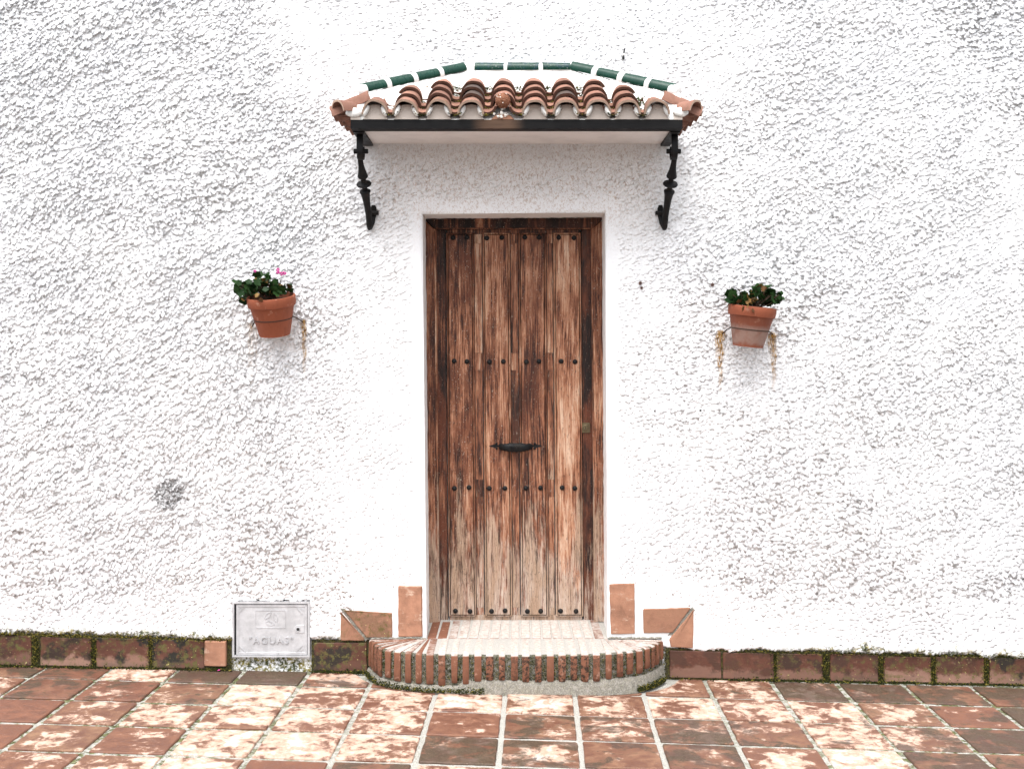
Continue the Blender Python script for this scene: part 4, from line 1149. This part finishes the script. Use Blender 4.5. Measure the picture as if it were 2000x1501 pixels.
# green glazed ridge and hip tiles on a white mortar roll
glz = [mk_mesh('ridge_tile', vary(barrel(1.0, .0285, .0275, .006, R(95), ky=1.0), 50 + s), M['glaze']) for s in range(2)]
def ridge(a, b, col, sc=1.0):
    a = Vector(a); b = Vector(b); d = b - a
    me_ = mk_mesh('glazed_ridge_tile', vary(barrel(d.length, .0315 * sc, .0300 * sc, .006, R(100), ky=1.0), random.randint(0, 99)), M['glaze'])
    o = D.objects.new('glazed_ridge_tile', me_); COL.objects.link(o); o.parent = can
    yv = d.normalized(); zv = Vector((0, -.35, 1)); xv = yv.cross(zv).normalized(); zv = xv.cross(yv).normalized()
    o.matrix_local = Matrix.Translation(a - parent_pos(can)) @ Matrix((xv, yv, zv)).transposed().to_4x4()
    o.color = (*col, 1)
zr = 3.004
for a, b in ((928.5, 985), (992, 1053), (1060.5, 1115)):
    xa = W(a, 0, -.05)[0]; xb = W(b, 0, -.05)[0]
    ridge((xa, -.048, zr + random.uniform(-.001, .001)), (xb, -.048, zr), (1, 0, 0), .92)
mr = MB()
def hip(P0, P1, cuts):
    P0 = Vector(P0); P1 = Vector(P1)
    for i, (a, b) in enumerate(cuts):
        ridge(P0.lerp(P1, b), P0.lerp(P1, a), (0, 0, 0), 1.0)
    # collars of mortar in the gaps
    for (a, b), (c, d) in zip(cuts[:-1], cuts[1:]):
        p = P0.lerp(P1, b - .005); q = P0.lerp(P1, c + .005); ax = q - p
        mr.lathe([(.030, -.002), (.0322, .001), (.0322, ax.length - .001), (.030, ax.length + .002)], p, ax, 18); mr.build('ridge_mortar', M['white'], can, 60); mr.__init__()
HL0, HL1 = (-.235, -.045, 3.004), (-.712, -.335, 2.826)
HR0, HR1 = (.298, -.045, 3.008), (.766, -.335, 2.826)
hip(HL0, HL1, [(.0, .235), (.262, .485), (.515, .735), (.765, 1.0)])
hip(HR0, HR1, [(.0, .225), (.262, .475), (.515, .735), (.765, 1.0)])
for e, q in ((Vector(HL1), Vector(HL0)), (Vector(HR1), Vector(HR0))):
    ax = (e - q).normalized(); mr.lathe([(.031, -.03), (.0335, .004), (.032, .012), (.024, .018), (.002, .020)], e - Vector((0, 0, .002)), ax, 18); mr.build('ridge_mortar', M['white'], can, 60); mr.__init__()
for a, b in ((.908, .926),): pass
mr.sweep([W(905, 0, -.05)[:1] + (-.045, 3.000), W(1122, 0, -.05)[:1] + (-.045, 3.002)], .054, .054, (0, 1, 0), round_=True, n=14)
mr.build('ridge_mortar', M['white'], can, 60)

# brackets
def bracket(x, sgn, label):
    o = empty('iron_bracket', (x, 0, 2.25), label, 'bracket', 'wrought iron brackets holding up the canopy')
    # upper curl: flat bar down from the canopy front, curling round the pivot
    mb = MB()
    pv = Vector((x, -.262, 2.557)); pth = []
    pth += [(x, -.285, 2.634), (x, -.298, 2.62)]
    for k in range(13):
        a = R(70) + R(250) * k / 12; r = .042 - .001 * k
        pth.append((x, pv.y - r * math.sin(a) * .95 , pv.z + r * math.cos(a)))
    mb.sweep(pth, .030, .010, (1, 0, 0)); mb.build('upper_curl', M['iron'], o, 50)
    mb = MB(); mb.lathe([(.011, -.034), (.012, -.030), (.012, .030), (.011, .034)], pv, (1, 0, 0), 10); mb.build('bolt', M['iron'], o, 40)
    # baluster strut slanting back to the wall
    A = Vector((x - sgn * .006, -.235, 2.517)); B = Vector((x + sgn * .012, -.050, 2.268)); ax = B - A; L = ax.length
    prof = [(.012, -.035), (.013, 0), (.014, .03), (.018, .065), (.0245, .095), (.0255, .103), (.020, .112), (.0125, .118), (.0125, .136), (.022, .141), (.0345, .146), (.037, .152), (.0345, .158), (.022, .163), (.0125, .168), (.0125, .186), (.020, .191), (.0265, .197), (.0270, .204), (.0215, .222), (.0185, .25), (.0165, .29), (.0150, L)]
    prof = [(r_, h_ * (.82 if h_ < .3 else 1)) for r_, h_ in prof]
    mb = MB(); mb.lathe(prof, A, ax, 14); mb.build('baluster', M['iron'], o, 40)
    mb = MB(); pth = [tuple(B - ax.normalized() * .02)]; w_ = [.030]
    C = Vector((x + sgn * .012, -.020, 2.215))
    pth += [(C.x, -.046, 2.245), (C.x, -.040, 2.226), (C.x, -.026, 2.216), (C.x, -.013, 2.222), (C.x + sgn * .010, -.008, 2.25), (C.x + sgn * .016, -.008, 2.285), (C.x + sgn * .018, -.012, 2.318), (C.x + sgn * .018, -.022, 2.333)]
    mb.sweep(pth, [.030, .030, .028, .024, .024, .026, .028, .030, .020], [.024, .022, .020, .016, .012, .010, .010, .010, .008], (1, 0, 0), round_=True, n=8); mb.build('foot_curl', M['iron'], o, 50)
    mb = MB(); mb.lathe([(.010, -.026), (.011, -.022), (.011, .022), (.010, .026)], (C.x + sgn * .018, -.022, 2.295), (1, 0, 0), 8); mb.build('bolt', M['iron'], o, 40)
    return o
bracket(-.716, 1, 'black iron bracket with turned collar under the left end of the canopy')
bracket(.766, -1, 'black iron bracket with rusty tint under the right end of the canopy')

# brown crusty ball where the front tile is missing, succulent in the tiles
c = W(982, 196.5, -.43)
mb = MB(); mb.ball((0, 0, 0), .0345, 26, 18, jit=.045)
for k in range(150):
    a = random.uniform(0, 6.28); b = math.acos(random.uniform(-1, 1)); r_ = .034
    mb.ball((r_ * math.sin(b) * math.cos(a), r_ * math.sin(b) * math.sin(a), r_ * math.cos(b)), random.uniform(.0015, .0042), 5, 4, mi=1 if random.random() < .16 else 0, jit=.3)
o = mb.build('crusty_ball', None, None, None, mats=[M['ball'], M['dirt_white']], loc=(c[0], -.425, c[1]))
tag(o, 'brown crumbly ball stuck where a front roof tile is missing mid canopy', 'ball')
s0 = empty('succulent', (W(1250, 0, -.33)[0], -.33, 2.76), 'small green and red succulent growing between the right-hand roof tiles', 'plant')
for k in range(5):
    mb = MB(); bx, bz = random.gauss(0, .012), random.uniform(.0, .05)
    for q in range(26):
        mb.ball((W(1250, 0, -.33)[0] + bx + random.gauss(0, .010), -.335 + random.gauss(0, .010), 2.752 + bz + random.gauss(0, .010)), (.0035, .0035, .0055), 5, 4, mi=1 if random.random() < .35 else 0)
    mb.build('rosette', None, s0, None, mats=[M['succ_g'], M['succ_r']])

# ------------------------------------------------------------------ pots, rings, plants
def leaf_mesh(name, mat, s):
    r = random.Random(s); v = [(0, 0, 0)]; f = []; n = 16
    for k in range(n):
        a = 2 * math.pi * k / n; lob = 1 + .16 * math.cos(a * 5 + .6) + r.uniform(-.05, .05)
        if k == n - 1: lob *= .55
        x, y = math.cos(a) * lob, math.sin(a) * lob
        v.append((x, y, .22 * (x * x + y * y) - .05 * math.cos(a * 5)))
    for k in range(n): f.append((0, 1 + k, 1 + (k + 1) % n))
    return mk_mesh(name, (v, f), mat, 80)
leaves = [leaf_mesh('leaf', M['leaf'], s) for s in range(4)]; dryl = [leaf_mesh('leaf', M['leaf_dry'], s + 7) for s in range(2)]
def pot(cx, rim_py, y, rx, tiltx, roll, scale, mat, label, glabel, ring_label, anchors, seed, leaf_n, box, flower):
    rnd = random.Random(seed)
    x, z = W(cx, rim_py, y)
    e = empty('flower_pot', (x, y, z), label, 'flower pot', 'flower pots hung on the wall')
    e.rotation_euler = (tiltx, roll, 0)
    R0 = rx
    mb = MB()
    k = R0 / .118
    prof = [(.070 * k, -.192 * scale), (.074 * k, -.196 * scale), (.0 + .074 * k, -.194 * scale), (.078 * k, -.18 * scale), (.106 * k, -.052 * scale), (.107 * k, -.050 * scale), (.1145 * k, -.047 * scale), (.118 * k, -.030 * scale), (.118 * k, -.004), (.116 * k, 0), (.108 * k, 0), (.106 * k, -.004), (.098 * k, -.06 * scale)]
    mb.lathe(prof, (0, 0, 0), (0, 0, 1), 40, cap=False)
    mb.add([(0.070 * k * math.cos(2 * math.pi * i / 40), .070 * k * math.sin(2 * math.pi * i / 40), -.192 * scale) for i in range(40)], [tuple(reversed(range(40)))])
    o = mb.build('pot_body', mat, e, 35, loc=(0, 0, 0))
    mb = MB(); n = 24
    mb.add([(0, 0, -.018)] + [(.104 * k * math.cos(2 * math.pi * i / n), .104 * k * math.sin(2 * math.pi * i / n), -.026 + rnd.uniform(0, .006)) for i in range(n)], [(0, 1 + i, 1 + (i + 1) % n) for i in range(n)])
    mb.build('soil', M['soil'], e, None, loc=(0, 0, 0))
    # wire ring holder, fixed to the wall
    M4 = Matrix.Translation((x, y, z)) @ Euler(e.rotation_euler).to_matrix().to_4x4()
    h = empty('wire_pot_ring', (x, 0, z - .1), ring_label, 'pot holder', 'wire rings holding the flower pots')
    rr = .0925 * k; zz = -.112 * scale; mb = MB()
    pts = [M4 @ Vector((rr * math.cos(a), rr * math.sin(a), zz)) for a in np.linspace(0, 2 * math.pi, 33)]
    mb.sweep(pts, .006, .006, (0, 0, 1), round_=True, n=6); mb.build('ring', M['rusty'], h, 60)
    for (ax_, ay_), s_ in zip(anchors, (-1, 1)):
        wx, wz = W(ax_, ay_)
        st_ = M4 @ Vector((s_ * rr * .93, rr * .38, zz))
        mb = MB(); up = M4 @ Vector((s_ * rr * .93, rr * .38, zz + .06))
        mb.sweep([st_, Vector(((st_.x + wx) / 2, st_.y * .5, (st_.z + wz) / 2 + .004)), (wx, -.004, wz)], .0065, .0065, (0, 0, 1), round_=True, n=6); mb.build('arm', M['rusty'], h, 60)
    # geranium
    g_ = empty('geranium', (x, y, z - .02), glabel, 'plant', 'geraniums growing in the hanging pots')
    x0_, y0_, x1_, y1_ = box
    X0, Z1 = W(x0_, y0_, y); X1, Z0 = W(x1_, y1_, y)
    ms = MB()
    for i in range(leaf_n):
        for _ in range(30):
            u, w = rnd.random(), rnd.random(); lx = lerp(X0, X1, u); lz = lerp(Z0, Z1, w)
            top = .62 + .38 * math.sin(u * 9 + seed) * .5 + .15
            if w < top and (.08 < u < .92 or (.25 < w < .75)): break
        ly = y + rnd.uniform(-.085, .075) * (1 - .5 * abs(u - .5))
        if lz < z and abs(lx - x) < R0: ly = y + rnd.uniform(-.09, .03)
        if lz < z + .008 and abs(lx - x) < R0 * 1.05: lz = z + .008 + rnd.random() * .02
        dry = rnd.random() < .14
        o = D.objects.new('leaf', rnd.choice(dryl if dry else leaves)); COL.objects.link(o); o.parent = g_
        s_ = rnd.uniform(.013, .0235) * (.75 if dry else 1)
        o.location = Vector((lx, ly, lz)) - parent_pos(g_); o.scale = (s_, s_, s_ * rnd.uniform(.8, 1.6))
        o.rotation_euler = (R(35) + rnd.gauss(0, .6), rnd.gauss(0, .55), rnd.uniform(0, 6.28))
        if i % 3 == 0: ms.sweep([(x + rnd.uniform(-.04, .04), y + rnd.uniform(-.03, .03), z - .03), ((lx + x) / 2, (ly + y) / 2, (lz + z) / 2 - .01), (lx, ly, lz)], .0035, .0035, (0, 1, 0), round_=True, n=5)
    ms.build('stems', M['stem'], g_, 60)
    for (fx, fy, n) in flower:
        fx_, fz_ = W(fx, fy, y); mb = MB()
        for q in range(n):
            cx2, cz2 = fx_ + rnd.gauss(0, .010), fz_ + rnd.gauss(0, .010) ; cy2 = y - .02 + rnd.gauss(0, .006)
            for pp in range(5):
                a = pp * 1.257 + rnd.random(); mb.ball((cx2 + .0055 * math.cos(a), cy2 + rnd.uniform(-.002, .002), cz2 + .0055 * math.sin(a)), (.0048, .0018, .0048), 6, 4)
        mb.build('blossom', M['petal'], g_, 60)
    mb = MB(); mb.sweep([(x + .03, y, z), ((x + .05), y - .01, z + .08), (W(545, 0, y)[0] if flower else x + .04, y - .01, (W(0, 545, y)[1] if flower else z + .11))], .003, .003, (0, 1, 0), round_=True, n=5); mb.build('flower_stalk', M['stem'], g_, 60)
    # withered leaf hanging over the rim / buds
    for i in range(6):
        o = D.objects.new('leaf', rnd.choice(dryl)); COL.objects.link(o); o.parent = g_
        dx, dz = (rnd.gauss(-.035, .012), rnd.uniform(-.03, .02)) if i < 4 else (rnd.uniform(-.1, .1), .08)
        o.location = Vector((x + dx, y - R0 - .004 if i < 4 else y, z + dz - .006)) - parent_pos(g_); o.scale = [rnd.uniform(.009, .014)] * 3
        o.rotation_euler = (R(80) + rnd.gauss(0, .4), rnd.gauss(0, .5), rnd.uniform(0, 6))
pot(529.3, 578, -.145, .1175, R(13), R(-3.0), .98, M['pot_l'], 'clean orange terracotta pot with a pink-flowering geranium left of the door', 'geranium with one pink flower in the pot left of the door', 'thin rusty wire ring round the pot left of the door',
    ((493, 637), (592, 629)), 3, 175, (460, 532, 566, 588), [(543, 531, 2), (551, 539, 2), (497, 534, 1)])
pot(1470, 598, -.145, .1155, R(4), R(6.0), 1.0, M['pot_r'], 'terracotta pot with whitish stained lower half right of the door', 'leafy geranium without flowers in the stained pot right of the door', 'rusty wire ring round the stained pot right of the door',
    ((1410.5, 652), (1509, 652)), 8, 175, (1421, 556, 1522, 600), [])

# ------------------------------------------------------------------ water meter box
box = empty('water_meter_box', (W(530, 0)[0], 0, W(0, 1280)[1]), 'grey metal meter cabinet lettered AGUAS set in the foot of the wall', 'meter box')
def px_rect(x0, y0, x1, y1): a = W(x0, y1); b = W(x1, y0); return [(a[0], a[1]), (b[0], a[1]), (b[0], b[1]), (a[0], b[1])]
mb = MB()
F0 = px_rect(454.5, 1173.5, 605.5, 1281.5); F1 = px_rect(458.0, 1177.5, 601.5, 1278.5)
y_ = -.010
v = [(p[0], .03, p[1]) for p in F0] + [(p[0], y_, p[1]) for p in F0] + [(p[0], y_, p[1]) for p in F1] + [(p[0], .02, p[1]) for p in F1]
f = []
for r_ in range(3):
    for k in range(4): k2 = (k + 1) % 4; f.append((r_ * 4 + k, r_ * 4 + k2, (r_ + 1) * 4 + k2, (r_ + 1) * 4 + k))
mesh_obj('box_frame', v, f, M['alu'], box)
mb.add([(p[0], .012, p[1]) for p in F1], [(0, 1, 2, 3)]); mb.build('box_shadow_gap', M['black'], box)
q = px_rect(461.8, 1179.2, 600.2, 1277.6)
vs, fs = slab(q, [(0, .008), (0, -.004), (.001, -.005), (.012, -.005), (.0135, -.0025)], lambda u, v_, h: (u, h, v_))
lid = mesh_obj('lid', vs, fs, M['alu'], box)
LYY = -.0025
def rib(name, pts, w, h, parent=lid):
    m = MB(); m.sweep([(*W(px, py)[:1], LYY - h / 2 + .0005, W(px, py)[1]) for px, py in pts], w, h, (0, 1, 0)) if False else m.sweep([(W(px, py)[0], LYY - h / 2 + .0003, W(px, py)[1]) for px, py in pts], h, w, (0, 1, 0))
    return m.build(name, M['alu'], parent, 40)
for pts in ([(466, 1196), (478, 1184)], [(465, 1190), (471, 1184)], [(580, 1186), (591, 1198)], [(587, 1186), (593, 1192)], [(467, 1260), (480, 1272)], [(466, 1267), (472, 1273)], [(579, 1271), (591, 1259)], [(586, 1271), (592, 1265)]):
    rib('corner_rib', pts, .0028, .003)
rib('badge_border', [(500, 1191), (557, 1191), (558, 1192), (558, 1224), (557, 1225), (500, 1225), (499.5, 1224), (499.5, 1192), (500, 1191)], .0022, .0022)
# swirl of three drops
def arcp(cx, cy, r, a0, a1, n=9): return [(cx + r * math.cos(R(lerp(a0, a1, k / n))), cy - r * math.sin(R(lerp(a0, a1, k / n)))) for k in range(n + 1)]
ec = (529.5, 1207.5)
for k in range(3):
    A0 = 185 - 120 * k
    outer = arcp(ec[0], ec[1], 12.6, A0, A0 - 95, 10)
    last = outer[-1]; first_ = outer[0]
    # inner S-curve back
    a1 = R(A0 - 95); a0 = R(A0)
    mid1 = (ec[0] + 6.0 * math.cos(R(A0 - 85)), ec[1] - 6.0 * math.sin(R(A0 - 85))); mid2 = (ec[0] + 5.2 * math.cos(R(A0 - 40)), ec[1] - 5.2 * math.sin(R(A0 - 40))); mid3 = (ec[0] + 8.5 * math.cos(R(A0 - 12)), ec[1] - 8.5 * math.sin(R(A0 - 12)))
    rib('emblem_drop', outer + [mid1, mid2, mid3, first_], .0022, .0026)
def text_mesh(body, px, py, size_px, name, parent, ext=.0030, y=LYY, spacing=1.25):
    cu = D.curves.new('lettering', 'FONT'); cu.body = body; cu.size = size_px / 392.86 * 1.38; cu.extrude = ext; cu.align_x = 'CENTER'; cu.offset = .0003; cu.space_character = spacing
    t = D.objects.new('tmp', cu); COL.objects.link(t)
    dg = bpy.context.evaluated_depsgraph_get(); me_ = D.meshes.new_from_object(t.evaluated_get(dg)); D.objects.remove(t)
    me_.name = name; me_.materials.clear(); me_.materials.append(M['alu'])
    o = D.objects.new(name, me_); COL.objects.link(o); o.parent = parent
    x, z = W(px, py); o.location = Vector((x, y - ext * .6, z)) - parent_pos(parent); o.rotation_euler = (R(90), 0, 0); return o
text_mesh('"AGUAS"', 529.5, 1255.5, 13.5, 'lettering', lid)
# lock
mb = MB(); lx, lz = W(582.5, 1227.5); 
tongue = [(lx + .0205 * math.cos(a), lz + .0205 * math.sin(a)) for a in np.linspace(R(90), R(270), 13)] + [(lx + .030, lz - .0205), (lx + .030, lz + .0205)]
vs, fs = slab(tongue[::1], [(0, 0), (0, -.0015), (.0015, -.0025)], lambda u, v_, h: (u, LYY + h, v_)); lkp = mesh_obj('lock_boss', vs, [tuple(reversed(f_)) for f_ in fs], M['alu'], lid)
mb = MB(); mb.lathe([(.0115, 0), (.0115, .002), (.0095, .003), (.008, .001)], (lx, LYY - .0022, lz), (0, -1, 0), 20); mb.build('lock_ring', M['alu'], box, 40)
mb = MB(); mb.lathe([(.0070, 0), (.0070, .0016), (.003, .0016)], (lx, LYY - .0030, lz), (0, -1, 0), 14); mb.build('lock_hole', M['black'], box, 40)

# ------------------------------------------------------------------ cable stub above the canopy
hk = empty('cable_stub', (*W(1217.5, 112)[:1], 0, W(0, 112)[1]), 'short black cable end in a white-dabbed clip above the canopy', 'cable')
mb = MB(); a = W(1220, 95, -.012); b = W(1217.7, 107, -.012)
mb.sweep([(a[0], -.014, a[1]), (b[0], -.012, b[1]), (W(1217, 0)[0], -.004, W(0, 112)[1])], .0065, .0065, (0, 1, 0), round_=True, n=8); mb.build('cable', M['black'], hk, 60)
mb = MB(); mb.ball((W(1218, 0)[0], -.010, W(0, 108)[1]), (.0080, .009, .006), 8, 6, jit=.1); mb.build('paint_dab', M['white'], hk, 60)
mb = MB(); mb.ball((W(1217, 0)[0], -.008, W(0, 114)[1]), (.0060, .009, .0098), 10, 7); mb.build('clip', M['black'], hk, 60)

# ------------------------------------------------------------------ moss along the foot of the wall and in the roof (nobody could count it)
def mossbed(name, label, spots, mats, seed):
    r = random.Random(seed); V = []; F = []; MI = []
    OV = [(1, 0, 0), (-1, 0, 0), (0, 1, 0), (0, -1, 0), (0, 0, 1), (0, 0, -1)]
    OF = [(0, 2, 4), (2, 1, 4), (1, 3, 4), (3, 0, 4), (2, 0, 5), (1, 2, 5), (3, 1, 5), (0, 3, 5)]
    for (x, y, z, s, mi) in spots:
        q = r.uniform(.6, 1.4) * s; b = len(V)
        sx, sy, sz = q * r.uniform(.7, 1.5), q * r.uniform(.7, 1.3), q * r.uniform(.5, 1.1)
        V += [(x + a * sx + r.uniform(-.3, .3) * q, y + c * sy, z + d * sz + r.uniform(-.3, .3) * q) for a, c, d in OV]; F += [tuple(i + b for i in t) for t in OF]; MI += [mi] * 8
    o = mesh_obj(name, V, F, None, None, None, mats=mats, fm=MI); tag(o, label, 'moss', kind='stuff'); return o
rd = random.Random(77); sp = []
for _ in range(9000):
    px = rd.choice([rd.uniform(-60, 455), rd.uniform(-60, 455), rd.uniform(607, 720), rd.uniform(1305, 2060), rd.uniform(1420, 2060)])
    cl = .5 + .5 * math.sin(px * .07) * math.sin(px * .023 + 1)
    where = rd.random()
    x = W(px, 0)[0]
    if where < .40:      # foot line
        if rd.random() > .35 + .65 * cl: continue
        sp.append((x, -.012 - abs(rd.gauss(0, .010)), gz(x) + abs(rd.gauss(0, .008)), .0032, 0 if rd.random() < .86 else 1))
    elif where < .80 and not (px > 607 and px < 1440):
        if rd.random() > .25 + .75 * cl: continue
        gold = rd.random() < (.72 if px < 455 else .25)
        z = W(0, skz(px) - 2)[1] + rd.gauss(.002, .006) + (abs(rd.gauss(0, .010)) if px < 455 else 0)
        sp.append((x, -.012 + rd.uniform(-.006, .006), z, .0026, 1 if gold else 0))
    else:                # joints between skirting tiles
        g_ = rd.choice([69, 183, 294, 1612, 1720, 1823, 1926, 1513]); px = g_ + rd.gauss(0, 4); x = W(px, 0)[0]
        sp.append((x, -.003 + rd.uniform(-.004, .004), lerp(gz(x), W(0, skz(px))[1], rd.random()), .0026, 1 if rd.random() < .35 else 0))
mossbed('wall_moss', 'dark and golden moss crusting the line between paving and wall', sp, [M['moss_dark'], M['moss_gold']], 1)
sp = []
for _ in range(3200):        # step joints
    t_ = rd.random(); p = along(FP, t_); 
    if rd.random() > .3 + .7 * abs(math.sin(t_ * 13)): continue
    k_ = (t_ * NB) % 1
    if .2 < k_ < .8: continue
    o_ = offs([along(FP, max(0, t_ - .01)), p, along(FP, min(1, t_ + .01))], -.006)[1]
    sp.append((o_[0], min(-.003, o_[1]), rd.uniform(BOTZ, TOPZ - .012), .0026, 1 if rd.random() < .18 else 0))
for _ in range(2200):        # foot of the step, left part and right end
    t_ = rd.choice([rd.uniform(.03, .42), rd.uniform(.84, .97)]); p = along(FP, t_)
    o_ = offs([along(FP, max(0, t_ - .01)), p, along(FP, min(1, t_ + .01))], .026 - abs(rd.gauss(0, .012)))[1]
    sp.append((o_[0], min(-.003, o_[1]), gz(o_[0]) + .004 + abs(rd.gauss(0, .012)), .0030, 1 if rd.random() < .2 else 0))
mossbed('step_moss', 'dark moss in the brick joints and foot of the round step', sp, [M['moss_dark'], M['moss_gold']], 2)
sp = []
for _ in range(1500):        # gutters of the canopy
    ci = rd.randrange(0, 9); xc = (colx[ci] + colx[ci + 1]) / 2
    if rd.random() < .55:
        s_ = rd.choice([0, 1, 2, 3]) * EX - .002
        if ci in (0, 8) and s_ > EX: continue
        p = Vector((xc + rd.gauss(0, .018), -.447, 2.684)) + u_ * s_ + n_v * (.004 + (abs(rd.gauss(0, .003))))
        dx = p.x - xc; p.z += dx * dx * 12
    else:
        if not 1 <= ci <= 7: continue
        p = Vector((xc + rd.gauss(0, .022), -.447, 2.694)) + u_ * rd.uniform(.30, .36) + n_v * rd.uniform(.01, .03)
    sp.append((p.x, p.y, p.z, .0030, 1 if rd.random() < .25 else 0))
mossbed('roof_moss', 'dark moss gathered in the channels of the canopy tiles', sp, [M['moss_dark'], M['moss_gold']], 3)
# two fallen petals by the meter box
for px, py, c, lb in ((430, 1303, M['petal'], 'tiny fallen pink petal at the wall foot beside the meter box'), (452, 1299, M['moss_gold'], 'tiny fallen yellow leaf at the wall foot beside the meter box')):
    x, z = W(px, py, -.02); x = (px - 1000) / 392.86
    mb = MB(); zz = gz(x) + .006; mb.add([(x - .009, -.030, zz), (x, -.040, zz + .002), (x + .010, -.028, zz + .004), (x + .002, -.018, zz + .001), (x, -.030, zz + .006)], [(0, 1, 4), (1, 2, 4), (2, 3, 4), (3, 0, 4)])
    o = mb.build('fallen_petal' if c is M['petal'] else 'fallen_leaf', c); tag(o, lb, 'petal' if c is M['petal'] else 'leaf')
